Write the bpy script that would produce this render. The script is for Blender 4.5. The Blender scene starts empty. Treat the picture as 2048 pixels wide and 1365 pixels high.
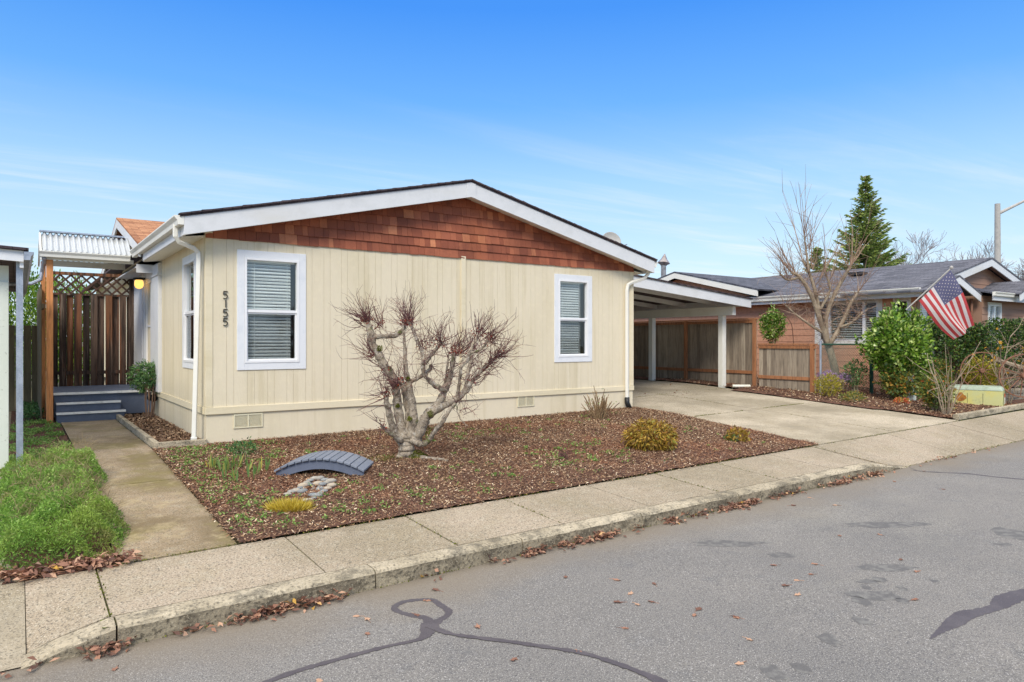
import bpy, math, random
import numpy as np
from mathutils import Vector, Matrix
random.seed(7); RNG = np.random.default_rng(7)
SC = bpy.context.scene; COL = SC.collection
# ------------------------------------------------------------------ camera, sky, sun, exposure
FPX = 1390.0; CX, CY, CZ = -2.31, -11.18, 1.57
RX, RY = .8149, -.5797; FX, FY = .5797, .8149
cam = bpy.data.cameras.new("camera"); camo = bpy.data.objects.new("camera", cam); COL.objects.link(camo)
cam.sensor_width = 36.0; cam.lens = FPX/2048*36; cam.clip_end = 2000; cam.clip_start = .05
camo.location = (CX, CY, CZ); camo.rotation_euler = (math.radians(90), 0, -math.atan2(FX, FY))
SC.camera = camo
SUN_EL, SUN_AZ = math.radians(40), math.radians(225)      # azimuth clockwise from +Y
world = bpy.data.worlds.new("World"); SC.world = world; world.use_nodes = True
wn = world.node_tree; wl = wn.links; wn.nodes.clear()
wo = wn.nodes.new('ShaderNodeOutputWorld'); bg = wn.nodes.new('ShaderNodeBackground'); bg.inputs[1].default_value = .15
sky = wn.nodes.new('ShaderNodeTexSky'); sky.sky_type = 'NISHITA'; sky.sun_disc = False
sky.sun_elevation = SUN_EL; sky.sun_rotation = SUN_AZ; sky.air_density = 1.0; sky.dust_density = .6; sky.ozone_density = 2.2
hs = wn.nodes.new('ShaderNodeHueSaturation'); hs.inputs['Saturation'].default_value = 1.12; hs.inputs['Value'].default_value = 1.0
wl.new(sky.outputs[0], hs.inputs['Color'])
tc = wn.nodes.new('ShaderNodeTexCoord'); sep = wn.nodes.new('ShaderNodeSeparateXYZ'); wl.new(tc.outputs['Generated'], sep.inputs[0])
def wmath(op, a, b=None, clamp=False):
    n = wn.nodes.new('ShaderNodeMath'); n.operation = op; n.use_clamp = clamp
    for i, v in enumerate((a, b)):
        if v is None: continue
        if isinstance(v, (int, float)): n.inputs[i].default_value = v
        else: wl.new(v, n.inputs[i])
    return n.outputs[0]
def wramp(v, a, b, c=0., d=1.):
    n = wn.nodes.new('ShaderNodeMapRange'); n.interpolation_type = 'SMOOTHSTEP'; wl.new(v, n.inputs[0])
    for i, q in enumerate((a, b, c, d)): n.inputs[i+1].default_value = q
    return n.outputs[0]
zc = wmath('MAXIMUM', sep.outputs[2], .02)
cb = wn.nodes.new('ShaderNodeCombineXYZ'); wl.new(wmath('DIVIDE', sep.outputs[0], zc), cb.inputs[0]); wl.new(wmath('DIVIDE', sep.outputs[1], zc), cb.inputs[1])
mp = wn.nodes.new('ShaderNodeMapping'); mp.inputs['Rotation'].default_value = (0, 0, math.radians(20)); mp.inputs['Scale'].default_value = (.22, 1.1, 1)
wl.new(cb.outputs[0], mp.inputs[0])
nz = wn.nodes.new('ShaderNodeTexNoise'); nz.inputs['Scale'].default_value = 1.3; nz.inputs['Detail'].default_value = 7; nz.inputs['Roughness'].default_value = .62; nz.inputs['Distortion'].default_value = .4
wl.new(mp.outputs[0], nz.inputs['Vector'])
cf = wmath('MULTIPLY', wramp(nz.outputs[0], .45, .78), wramp(sep.outputs[2], .36, .14, 0., .5))
cf = wmath('MULTIPLY', cf, 1.)
gr = wn.nodes.new('ShaderNodeValToRGB'); ge = gr.color_ramp.elements; ge[0].position = 0; ge[1].position = 1
SKYC = [(0., (222, 240, 252)), (.13, (200, 230, 253)), (.22, (168, 214, 253)), (.32, (104, 178, 255)), (.43, (58, 148, 253)), (1., (60, 130, 235))]
lin = lambda v: ((v/255+.055)/1.055)**2.4
ge[0].color = tuple(lin(v) for v in SKYC[0][1])+(1,); ge[1].color = tuple(lin(v) for v in SKYC[-1][1])+(1,)
for q_, w_ in SKYC[1:-1]: e_ = ge.new(q_); e_.color = tuple(lin(v) for v in w_)+(1,)
wl.new(wmath('MAXIMUM', sep.outputs[2], 0.), gr.inputs[0])
sc_ = wn.nodes.new('ShaderNodeMixRGB'); sc_.blend_type = 'MULTIPLY'; sc_.inputs[0].default_value = 1; sc_.inputs[2].default_value = (4.9, 4.9, 4.9, 1); wl.new(gr.outputs[0], sc_.inputs[1])
sm_ = wn.nodes.new('ShaderNodeMixRGB'); sm_.inputs[0].default_value = .82; wl.new(hs.outputs[0], sm_.inputs[1]); wl.new(sc_.outputs[0], sm_.inputs[2])
mx = wn.nodes.new('ShaderNodeMixRGB'); mx.inputs[2].default_value = (4.9, 4.9, 4.8, 1); wl.new(cf, mx.inputs[0]); wl.new(sm_.outputs[0], mx.inputs[1])
oh = wn.nodes.new('ShaderNodeMixRGB'); oh.inputs[2].default_value = (9.5, 9.2, 8.7, 1); wl.new(mx.outputs[0], oh.inputs[1]); wl.new(wramp(sep.outputs[2], .47, .66, 0., .85), oh.inputs[0])   # unseen bright cloud added above the view for soft white fill
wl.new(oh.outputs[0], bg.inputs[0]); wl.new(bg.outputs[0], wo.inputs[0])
sun = bpy.data.lights.new("sun", 'SUN'); suno = bpy.data.objects.new("sun", sun); COL.objects.link(suno)
sun.energy = 2.0; sun.angle = math.radians(20); sun.color = (1, .93, .82)
sd = Vector((math.sin(SUN_AZ)*math.cos(SUN_EL), math.cos(SUN_AZ)*math.cos(SUN_EL), math.sin(SUN_EL)))
suno.rotation_euler = (-sd).to_track_quat('-Z', 'Y').to_euler(); suno.location = (0, -20, 30)
SC.view_settings.view_transform = 'Standard'; SC.view_settings.look = 'None'
SC.view_settings.exposure = .48; SC.view_settings.gamma = 1.0
# ------------------------------------------------------------------ helpers
def P(x, y, t):
    a = (x-1024)/FPX; b = (682.5-y)/FPX
    return Vector((CX+t*(FX+a*RX), CY+t*(FY+a*RY), CZ+t*b))
def c(r, g, b):
    f = lambda v: ((v/255+.055)/1.055)**2.4 if v > 10 else v/255/12.92
    return (f(r), f(g), f(b), 1)
def lerp(a, b, t): return a+(b-a)*t
def clamp(v, a=0., b=1.): return max(a, min(b, v))
def z0(x):
    if x < 0: return 0.
    if x < 9: return .007*x
    if x < 15: return .063+(x-9)/6*.127
    return .19
def sb(x): return -.235+.009*clamp(x, -12, 24)
def kt(x): return -.28+.0055*clamp(x, -30, 40)
def rd(x): return kt(x)-.15
def g(x, y):
    if y >= 0: return z0(x)+min(.035*y, .12)*clamp((x-6)/6)
    if y > -4.73: return lerp(sb(x), z0(x), (y+4.73)/4.73)
    if y > -5.79: return lerp(kt(x), sb(x), (y+5.79)/1.06)
    return rd(x)
def G(px, py, dz=0):                       # pixel -> point on the terrain
    t = 3.
    for k in range(6000):
        p = P(px, py, t)
        if p.z <= g(p.x, p.y)+dz: return p
        t += .01
    return p
def tag(o, label=None, cat=None, group=None, kind=None):
    if label: o['label'] = label
    if cat: o['category'] = cat
    if group: o['group'] = group
    if kind: o['kind'] = kind
    return o
def thing(name, loc, label, cat, group=None):
    o = bpy.data.objects.new(name, None); COL.objects.link(o); o.location = loc; o.empty_display_size = .2
    return tag(o, label, cat, group)
def org(parent):
    while parent is not None and parent.parent is not None: parent = parent.parent
    return Vector(parent.location) if parent is not None else None
class MB:
    def __init__(s): s.v = []; s.f = []; s.m = []; s.r = []; s.uv = None
    def add(s, vs, fs, m=0, r=None):
        n = len(s.v); s.v += [tuple(v) for v in vs]
        if r is None: r = random.random()
        for f in fs: s.f.append([i+n for i in f]); s.m.append(m); s.r.append(r)
        return s
    def box(s, x0, x1, y0, y1, z0_, z1_, m=0, r=None, rot=0, piv=None):
        vs = [Vector((x, y, z)) for z in (z0_, z1_) for y in (y0, y1) for x in (x0, x1)]
        if rot:
            p = piv or Vector(((x0+x1)/2, (y0+y1)/2, 0)); R = Matrix.Rotation(rot, 3, 'Z'); vs = [R@(v-p)+p for v in vs]
        return s.add(vs, [(0,2,3,1),(4,5,7,6),(0,1,5,4),(2,6,7,3),(0,4,6,2),(1,3,7,5)], m, r)
    def hexa(s, vs, m=0, r=None):          # 4 bottom + 4 top, ring order
        return s.add(vs, [(3,2,1,0),(4,5,6,7),(0,1,5,4),(1,2,6,5),(2,3,7,6),(3,0,4,7)], m, r)
    def prism(s, poly, off, m=0, r=None):
        n = len(poly); off = Vector(off); a = [Vector(p) for p in poly]
        return s.add(a+[p+off for p in a], [tuple(range(n))[::-1], tuple(range(n, 2*n))]+[(i, (i+1) % n, (i+1) % n+n, i+n) for i in range(n)], m, r)
    def beam(s, a, b, w, h, m=0, r=None, up=(0, 0, 1)):
        a = Vector(a); b = Vector(b); d = (b-a).normalized(); u = Vector(up)
        sd_ = d.cross(u)
        if sd_.length < 1e-4: sd_ = Vector((1, 0, 0))
        sd_.normalize(); u = sd_.cross(d).normalized(); x = sd_*w/2; y = u*h/2
        return s.hexa([a-x-y, a+x-y, a+x+y, a-x+y, b-x-y, b+x-y, b+x+y, b-x+y], m, r)
    def tube(s, pts, rad, n=6, m=0, r=None, tw=0, cap=True):
        pts = [Vector(p) for p in pts]
        if not hasattr(rad, '__len__'): rad = [rad]*len(pts)
        vs = []; ref = None
        for i, p in enumerate(pts):
            d = (pts[min(i+1, len(pts)-1)]-pts[max(i-1, 0)])
            if d.length < 1e-7: d = Vector((0, 0, 1))
            d.normalize()
            if ref is None:
                ref = Vector((0, 0, 1)) if abs(d.z) < .9 else Vector((1, 0, 0))
            x = (ref-d*ref.dot(d))
            if x.length < 1e-5: x = d.orthogonal()
            x.normalize(); y = d.cross(x); ref = x
            for k in range(n):
                a = 2*math.pi*k/n+tw; vs.append(p+(x*math.cos(a)+y*math.sin(a))*rad[i])
        fs = [(i*n+k, i*n+(k+1) % n, (i+1)*n+(k+1) % n, (i+1)*n+k) for i in range(len(pts)-1) for k in range(n)]
        if cap: fs += [tuple(range(n))[::-1], tuple(range((len(pts)-1)*n, len(pts)*n))]
        return s.add(vs, fs, m, r)
    def lathe(s, o, prof, n=20, m=0, r=None, axis=None):
        o = Vector(o); Q = Vector((0, 0, 1)).rotation_difference(Vector(axis)) if axis is not None else None
        vs = []
        for (rr, z) in prof:
            for k in range(n):
                v = Vector((rr*math.cos(2*math.pi*k/n), rr*math.sin(2*math.pi*k/n), z)); vs.append(o+(Q@v if Q else v))
        fs = [(i*n+k, i*n+(k+1) % n, (i+1)*n+(k+1) % n, (i+1)*n+k) for i in range(len(prof)-1) for k in range(n)]
        fs += [tuple(range(n))[::-1], tuple(range((len(prof)-1)*n, len(prof)*n))]
        return s.add(vs, fs, m, r)
    def sheet(s, fn, nu, nv, m=0, r=None):
        vs = [fn(i/nu, j/nv) for j in range(nv+1) for i in range(nu+1)]
        return s.add(vs, [(j*(nu+1)+i, j*(nu+1)+i+1, (j+1)*(nu+1)+i+1, (j+1)*(nu+1)+i) for j in range(nv) for i in range(nu)], m, r)
    def build(s, name, mats, parent=None, smooth=False, bevel=0, solid=0):
        V = np.array(s.v, dtype=float); o = org(parent)
        if o is None: o = Vector(((V[:,0].min()+V[:,0].max())/2, (V[:,1].min()+V[:,1].max())/2, V[:,2].min()))
        me = bpy.data.meshes.new(name); me.from_pydata((V-np.array(o)).tolist(), [], s.f)
        if not isinstance(mats, (list, tuple)): mats = [mats]
        for q in mats: me.materials.append(q)
        me.polygons.foreach_set('material_index', s.m)
        at = me.attributes.new('rnd', 'FLOAT', 'FACE'); at.data.foreach_set('value', s.r)
        if smooth: me.polygons.foreach_set('use_smooth', [True]*len(s.f))
        me.update(); ob = bpy.data.objects.new(name, me); COL.objects.link(ob)
        if parent is not None: ob.parent = parent
        else: ob.location = o
        if solid:
            q = ob.modifiers.new('s', 'SOLIDIFY'); q.thickness = solid; q.offset = -1
        if bevel:
            q = ob.modifiers.new('b', 'BEVEL'); q.width = bevel; q.segments = 2; q.limit_method = 'ANGLE'
        return ob
def unit(a): return a/np.maximum(np.linalg.norm(a, axis=1, keepdims=True), 1e-9)
def leaves(name, Pt, D, L, W, mat, parent=None, rnd=None, nrm=None, rect=False, fold=0):
    """many leaf-sized faces: Pt start, D direction, L length, W width"""
    N = len(Pt); D = unit(D); L = np.broadcast_to(L, (N,))[:, None]; W = np.broadcast_to(W, (N,))[:, None]
    if nrm is None: nrm = RNG.normal(size=(N, 3))
    S = unit(np.cross(D, nrm))
    if rect: V = np.stack([Pt-S*W/2, Pt+S*W/2, Pt+D*L+S*W/2, Pt+D*L-S*W/2], 1)
    else:
        NN = unit(np.cross(S, D)); V = np.stack([Pt, Pt+D*L*.5+S*W/2+NN*W*fold, Pt+D*L, Pt+D*L*.5-S*W/2+NN*W*fold], 1)
    V = V.reshape(-1, 3); o = org(parent)
    if o is None: o = Vector(((V[:,0].min()+V[:,0].max())/2, (V[:,1].min()+V[:,1].max())/2, V[:,2].min()))
    V = V-np.array(o)
    me = bpy.data.meshes.new(name); me.vertices.add(4*N); me.vertices.foreach_set('co', V.ravel())
    me.loops.add(4*N); me.loops.foreach_set('vertex_index', np.arange(4*N, dtype=np.int32))
    me.polygons.add(N); me.polygons.foreach_set('loop_start', np.arange(N, dtype=np.int32)*4); me.polygons.foreach_set('loop_total', np.full(N, 4, dtype=np.int32))
    me.materials.append(mat); me.update(calc_edges=True)
    at = me.attributes.new('rnd', 'FLOAT', 'FACE'); at.data.foreach_set('value', RNG.random(N) if rnd is None else np.clip(rnd, 0, 1))
    ob = bpy.data.objects.new(name, me); COL.objects.link(ob)
    if parent is not None: ob.parent = parent
    else: ob.location = o
    return ob
# ------------------------------------------------------------------ materials
def mat(name, base, layers=(), rough=.8, bump=(), rnd=None, metal=0, spec=.5, transl=0, emit=None, alpha=None):
    """layers: (scale, lo, hi, colour, amount, stretch, detail); rnd: list of (pos, colour); bump: (scale, strength, dist, stretch)"""
    m = bpy.data.materials.new(name); m.use_nodes = True; nt = m.node_tree; nt.nodes.clear(); L = nt.links
    out = nt.nodes.new('ShaderNodeOutputMaterial'); bs = nt.nodes.new('ShaderNodeBsdfPrincipled')
    bs.inputs['Roughness'].default_value = rough; bs.inputs['Metallic'].default_value = metal; bs.inputs['Specular IOR Level'].default_value = spec
    tc = nt.nodes.new('ShaderNodeTexCoord')
    def noise(scale, st=(1, 1, 1), det=4, vor=False):
        mp = nt.nodes.new('ShaderNodeMapping'); mp.inputs['Scale'].default_value = st; L.new(tc.outputs['Object'], mp.inputs[0])
        if vor:
            n = nt.nodes.new('ShaderNodeTexVoronoi'); n.inputs['Scale'].default_value = scale; L.new(mp.outputs[0], n.inputs['Vector']); return n.outputs[0]
        n = nt.nodes.new('ShaderNodeTexNoise'); n.inputs['Scale'].default_value = scale; n.inputs['Detail'].default_value = det; n.inputs['Roughness'].default_value = .6
        L.new(mp.outputs[0], n.inputs['Vector']); return n.outputs[0]
    if rnd:
        at = nt.nodes.new('ShaderNodeAttribute'); at.attribute_name = 'rnd'
        cr = nt.nodes.new('ShaderNodeValToRGB'); el = cr.color_ramp.elements
        el[0].position = rnd[0][0]; el[0].color = rnd[0][1]; el[1].position = rnd[-1][0]; el[1].color = rnd[-1][1]
        for p_, q in rnd[1:-1]: e = el.new(p_); e.color = q
        L.new(at.outputs['Fac'], cr.inputs[0]); cur = cr.outputs[0]
    else:
        r_ = nt.nodes.new('ShaderNodeRGB'); r_.outputs[0].default_value = base; cur = r_.outputs[0]
    for ly in layers:
        sc, lo, hi, colr, amt = ly[:5]; st = ly[5] if len(ly) > 5 else (1, 1, 1); det = ly[6] if len(ly) > 6 else 4
        n = noise(sc, st, det, det == 'v'); mr = nt.nodes.new('ShaderNodeMapRange'); mr.inputs[1].default_value = lo; mr.inputs[2].default_value = hi; mr.inputs[4].default_value = amt
        L.new(n, mr.inputs[0]); mx = nt.nodes.new('ShaderNodeMixRGB'); L.new(mr.outputs[0], mx.inputs[0]); L.new(cur, mx.inputs[1]); mx.inputs[2].default_value = colr; cur = mx.outputs[0]
    L.new(cur, bs.inputs['Base Color']); prev = None
    for b in bump:
        sc, stg, dist = b[:3]; st = b[3] if len(b) > 3 else (1, 1, 1)
        bp = nt.nodes.new('ShaderNodeBump'); bp.inputs['Strength'].default_value = stg; bp.inputs['Distance'].default_value = dist; L.new(noise(sc, st, 6), bp.inputs['Height'])
        if prev: L.new(prev, bp.inputs['Normal'])
        prev = bp.outputs[0]
    if prev: L.new(prev, bs.inputs['Normal'])
    if emit: bs.inputs['Emission Color'].default_value = emit[0]; bs.inputs['Emission Strength'].default_value = emit[1]
    res = bs.outputs[0]
    if transl:
        tr = nt.nodes.new('ShaderNodeBsdfTranslucent'); L.new(cur, tr.inputs[0]); ms = nt.nodes.new('ShaderNodeMixShader'); ms.inputs[0].default_value = transl
        L.new(res, ms.inputs[1]); L.new(tr.outputs[0], ms.inputs[2]); res = ms.outputs[0]
    L.new(res, out.inputs[0]); return m
def brickmat(name, cols, axis, w=.3, h=.14, mortar=c(40, 38, 40), base=c(90, 86, 90)):
    """asphalt shingles: rows of tabs; axis 'xy' -> tabs along x rows along y"""
    m = bpy.data.materials.new(name); m.use_nodes = True; nt = m.node_tree; L = nt.links; bs = nt.nodes['Principled BSDF']; bs.inputs['Roughness'].default_value = .95
    bs.inputs['Specular IOR Level'].default_value = .2
    tc = nt.nodes.new('ShaderNodeTexCoord'); sp = nt.nodes.new('ShaderNodeSeparateXYZ'); cm = nt.nodes.new('ShaderNodeCombineXYZ'); L.new(tc.outputs['Object'], sp.inputs[0])
    L.new(sp.outputs['XYZ'.index(axis[0].upper())], cm.inputs[0]); L.new(sp.outputs['XYZ'.index(axis[1].upper())], cm.inputs[1])
    bt = nt.nodes.new('ShaderNodeTexBrick'); L.new(cm.outputs[0], bt.inputs['Vector']); bt.inputs['Scale'].default_value = 1
    bt.inputs['Brick Width'].default_value = w; bt.inputs['Row Height'].default_value = h; bt.inputs['Mortar Size'].default_value = .006; bt.inputs['Mortar Smooth'].default_value = .3
    bt.inputs['Color1'].default_value = cols[0]; bt.inputs['Color2'].default_value = cols[1]; bt.inputs['Mortar'].default_value = mortar
    nz = nt.nodes.new('ShaderNodeTexNoise'); nz.inputs['Scale'].default_value = 2.2; nz.inputs['Detail'].default_value = 6; L.new(tc.outputs['Object'], nz.inputs['Vector'])
    n2 = nt.nodes.new('ShaderNodeTexNoise'); n2.inputs['Scale'].default_value = 45; n2.inputs['Detail'].default_value = 3; L.new(tc.outputs['Object'], n2.inputs['Vector'])
    a = nt.nodes.new('ShaderNodeMixRGB'); a.inputs[2].default_value = cols[2]; mr = nt.nodes.new('ShaderNodeMapRange'); mr.inputs[1].default_value = .4; mr.inputs[2].default_value = .7; mr.inputs[4].default_value = .6
    L.new(nz.outputs[0], mr.inputs[0]); L.new(mr.outputs[0], a.inputs[0]); L.new(bt.outputs[0], a.inputs[1])
    b = nt.nodes.new('ShaderNodeMixRGB'); b.blend_type = 'OVERLAY'; b.inputs[0].default_value = .55; L.new(a.outputs[0], b.inputs[1]); L.new(n2.outputs[0], b.inputs[2])
    L.new(b.outputs[0], bs.inputs['Base Color'])
    bp = nt.nodes.new('ShaderNodeBump'); bp.inputs['Strength'].default_value = .7; bp.inputs['Distance'].default_value = .02; bp.invert = True; L.new(bt.outputs['Fac'], bp.inputs['Height']); L.new(bp.outputs[0], bs.inputs['Normal'])
    return m
def glassmat(name, tint, refl=.35, rough=.02):
    m = bpy.data.materials.new(name); m.use_nodes = True; nt = m.node_tree; nt.nodes.clear(); L = nt.links
    out = nt.nodes.new('ShaderNodeOutputMaterial'); tr = nt.nodes.new('ShaderNodeBsdfTransparent'); tr.inputs[0].default_value = tint
    gl = nt.nodes.new('ShaderNodeBsdfGlossy'); gl.inputs['Roughness'].default_value = rough; gl.inputs[0].default_value = (.9, .95, 1, 1)
    fr = nt.nodes.new('ShaderNodeLayerWeight'); fr.inputs[0].default_value = .5; pw = nt.nodes.new('ShaderNodeMath'); pw.operation = 'POWER'; pw.inputs[1].default_value = 3.; L.new(fr.outputs['Facing'], pw.inputs[0]); ma = nt.nodes.new('ShaderNodeMath'); ma.operation = 'MULTIPLY_ADD'; ma.inputs[1].default_value = .75 if refl else 0; ma.inputs[2].default_value = refl*.35; L.new(pw.outputs[0], ma.inputs[0]); ms = nt.nodes.new('ShaderNodeMixShader')
    tcn = nt.nodes.new('ShaderNodeTexCoord'); nz = nt.nodes.new('ShaderNodeTexNoise'); nz.inputs['Scale'].default_value = 1.5; L.new(tcn.outputs['Object'], nz.inputs['Vector'])
    bp = nt.nodes.new('ShaderNodeBump'); bp.inputs['Strength'].default_value = .15; bp.inputs['Distance'].default_value = .03; L.new(nz.outputs[0], bp.inputs['Height']); L.new(bp.outputs[0], gl.inputs['Normal'])
    L.new(ma.outputs[0], ms.inputs[0]); L.new(tr.outputs[0], ms.inputs[1]); L.new(gl.outputs[0], ms.inputs[2]); L.new(ms.outputs[0], out.inputs[0]); return m
MT = {}
MT['cream'] = mat('cream', c(223, 211, 184), [(1.1, .45, .75, c(205, 192, 156), .5, (1, 1, .35)), (9, .5, .8, c(236, 224, 192), .4), (.7, .6, .8, c(190, 178, 146), .35, (3, 3, .5)), (1.6, .54, .7, c(196, 182, 146), .5, (3, 3, .15)), (14, .62, .75, c(188, 172, 132), .35, (3, 3, .15))], .75, [(60, .35, .006, (1, 1, .25)), (7, .2, .012)])
MT['cream2'] = mat('cream2', c(223, 211, 182), [(2, .45, .7, c(200, 186, 146), .5, (.3, .3, 2)), (25, .5, .8, c(235, 224, 190), .3)], .8, [(30, .3, .006)])
MT['white'] = mat('white', c(216, 217, 218), [(3, .5, .7, c(198, 200, 200), .6, (1, 1, 1)), (1.1, .55, .68, c(206, 204, 196), .6, (.4, 1, 1)), (40, .62, .75, c(150, 150, 148), .35), (120, .66, .72, c(90, 86, 80), .5)], .6, [(45, .2, .004, (.2, 1, 1))])
MT['offwhite'] = mat('offwhite', c(232, 230, 220), [(2, .5, .8, c(205, 200, 184), .5)], .55, [(30, .1, .003)])
MT['bluewhite'] = mat('bluewhite', c(226, 228, 230), [(6, .5, .8, c(198, 204, 212), .5), (60, .64, .75, c(150, 158, 170), .4)], .6, [(60, .25, .003)])
MT['vinyl'] = mat('vinyl', c(236, 236, 236), [(4, .5, .8, c(215, 215, 212), .4)], .35)
MT['beige'] = mat('beige', c(220, 212, 182), [(4, .5, .8, c(200, 190, 158), .4)], .6)
MT['screen'] = glassmat('screen', (.76, .77, .78, 1), .0)
MT['blind'] = mat('blind', c(240, 242, 238), [(3, .4, .7, c(222, 226, 224), .5)], .5)
MT['dark'] = mat('dark', c(38, 38, 42), [(5, .4, .7, c(55, 54, 58), .5)], .9)
MT['black'] = mat('black', c(24, 24, 26), [(20, .5, .8, c(48, 48, 50), .5)], .5)
MT['glass'] = glassmat('glass', (.97, 1, .98, 1), .3)
MT['glass2'] = glassmat('glass2', (.35, .4, .42, 1), .25)
MT['cedar'] = mat('cedar', None, [(2, .45, .7, c(92, 50, 36), .5, (1, 1, .7)), (60, .5, .8, c(84, 42, 28), .45, (3, 3, .12)), (1.3, .6, .8, c(186, 108, 66), .5)], .8, [(90, .5, .006, (2, 2, .1))],
    rnd=[(0, c(136, 74, 52)), (.4, c(154, 86, 60)), (.8, c(166, 96, 68)), (.95, c(178, 106, 74)), (1, c(208, 136, 96))])
MT['roof'] = brickmat('roof', (c(82, 72, 76), c(64, 56, 62), c(96, 84, 84)), 'yx')
MT['roofn'] = brickmat('roofn', (c(116, 116, 124), c(78, 79, 86), c(100, 101, 108)), 'yx', .34, .13)
MT['roofb'] = brickmat('roofb', (c(186, 134, 98), c(140, 94, 66), c(200, 150, 112)), 'xy', .32, .13, c(90, 60, 44))
MT['roofbx'] = brickmat('roofbx', (c(104, 106, 116), c(66, 68, 76), c(92, 94, 102)), 'xy', .34, .13)
MT['brown'] = mat('brown', c(204, 150, 118), [(2, .4, .7, c(216, 162, 130), .5, (.3, .3, 2)), (14, .5, .75, c(130, 84, 64), .4)], .8, [(40, .2, .004, (.3, .3, 3))])
MT['brown2'] = mat('brown2', c(166, 130, 108), [(2, .4, .7, c(140, 106, 88), .5, (.3, .3, 2))], .8, [(40, .2, .004, (.3, .3, 3))])
CON = [(.45, .42, .6, c(132, 120, 94), .7), (2.2, .5, .72, c(152, 138, 108), .5), (11, .5, .72, c(176, 168, 148), .5), (62, .52, .62, c(84, 78, 66), .8, (1, 1, 1), 3), (85, .58, .66, c(214, 204, 184), .6, (1, 1, 1), 2), (110, .58, .68, c(70, 64, 56), .6, (1, 1, 1), 2)]
MT['concrete'] = mat('concrete', c(170, 154, 132), CON, .9, [(60, .5, .006), (9, .2, .01)])
MT['drive'] = mat('drive', c(192, 178, 154), CON+[(.8, .5, .68, c(128, 118, 98), .65)], .9, [(60, .4, .005)])
MT['path'] = mat('path', c(158, 138, 110), CON[1:]+[(.9, .42, .62, c(104, 88, 58), .75), (1.7, .5, .68, c(122, 112, 60), .6), (5, .55, .7, c(176, 160, 122), .5)], .9, [(60, .4, .005)])
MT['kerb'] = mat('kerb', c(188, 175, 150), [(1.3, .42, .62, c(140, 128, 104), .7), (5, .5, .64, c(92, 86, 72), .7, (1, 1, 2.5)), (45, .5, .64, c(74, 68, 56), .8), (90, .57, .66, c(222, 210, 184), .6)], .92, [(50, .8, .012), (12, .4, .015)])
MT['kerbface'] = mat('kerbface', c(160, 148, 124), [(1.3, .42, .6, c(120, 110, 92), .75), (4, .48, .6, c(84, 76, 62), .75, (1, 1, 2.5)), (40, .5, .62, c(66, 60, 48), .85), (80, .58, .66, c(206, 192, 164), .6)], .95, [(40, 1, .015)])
MT['moss'] = mat('moss', c(66, 62, 40), [(9, .45, .55, c(108, 118, 40), .8), (60, .5, .7, c(52, 44, 32), .7)], 1, [(60, .8, .01)])
MT['asphalt'] = mat('asphalt', c(126, 122, 116), [(.35, .42, .62, c(108, 106, 103), .7), (1.1, .5, .72, c(140, 136, 126), .6, (.4, 1, 1)), (4, .58, .72, c(102, 102, 102), .5), (70, .5, .66, c(74, 72, 74), .8, (1, 1, 1), 3), (120, .57, .66, c(190, 186, 180), .75, (1, 1, 1), 2), (160, .56, .66, c(52, 50, 50), .6, (1, 1, 1), 2)], .9, [(90, .6, .006)])
MT['tar'] = mat('tar', c(76, 70, 74), [(5, .45, .7, c(94, 88, 90), .6), (90, .55, .7, c(50, 46, 50), .7), (120, .62, .7, c(140, 134, 132), .5)], .7, [(90, .3, .003)])
MT['stain'] = mat('stain', c(96, 94, 92), [(11, .45, .6, c(122, 120, 115), .9), (100, .55, .7, c(60, 56, 58), .7)], .85)
MT['soil'] = mat('soil', c(118, 80, 60), [(3, .4, .65, c(80, 54, 42), .7), (40, .45, .65, c(48, 32, 26), .8), (25, .55, .7, c(130, 92, 70), .7)], 1, [(40, 1, .03), (120, .8, .01)])
MT['chip'] = mat('chip', None, [(.6, .48, .6, c(150, 88, 56), .35), (1.7, .5, .62, c(110, 80, 62), .4)], .95, rnd=[(0, c(76, 56, 42)), (.3, c(120, 89, 64)), (.6, c(152, 117, 86)), (.85, c(192, 160, 124)), (1, c(238, 220, 188))])
MT['bark'] = mat('bark', None, [], .95, rnd=[(0, c(86, 62, 46)), (.4, c(124, 96, 74)), (.75, c(156, 126, 98)), (1, c(190, 164, 134))])
MT['earth'] = mat('earth', c(98, 90, 62), [(.7, .4, .6, c(84, 92, 48), .7), (6, .4, .6, c(70, 56, 42), .6)], 1, [(20, 1, .03)])
WOOD = lambda n, cols, r=.8: mat(n, None, [(5, .45, .7, c(52, 40, 32), .45, (4, 4, .35)), (45, .5, .72, c(48, 36, 28), .5, (3, 3, .1)), (6, .72, .76, c(30, 22, 18), .7, (1.4, 1.4, .5))], r, [(60, .5, .006, (3, 3, .1))], rnd=cols)
WOOD2 = lambda n, cols, r=.8: mat(n, None, [(1.5, .53, .63, c(150, 134, 118), .55, (7, 7, .45)), (1.2, .52, .6, c(140, 82, 46), .6, (6, 6, .3)), (2, .44, .58, c(38, 27, 21), .85, (6, 6, .35)), (45, .5, .72, c(48, 36, 28), .5, (3, 3, .1)), (6, .70, .75, c(30, 22, 18), .8, (1.4, 1.4, .5))], r, [(60, .5, .006, (3, 3, .1))], rnd=cols)
MT['oldwood'] = WOOD2('oldwood', [(0, c(48, 34, 26)), (.3, c(74, 54, 42)), (.6, c(104, 84, 70)), (.85, c(96, 66, 46)), (1, c(140, 90, 54))])
MT['greywood'] = WOOD('greywood', [(0, c(128, 114, 98)), (.4, c(166, 152, 132)), (.7, c(150, 136, 118)), (1, c(190, 176, 154))])
MT['mosswood'] = WOOD('mosswood', [(0, c(90, 84, 64)), (.5, c(120, 110, 84)), (1, c(104, 96, 78))])
MT['cedarpost'] = WOOD('cedarpost', [(0, c(208, 138, 84)), (1, c(216, 146, 90))])
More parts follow.
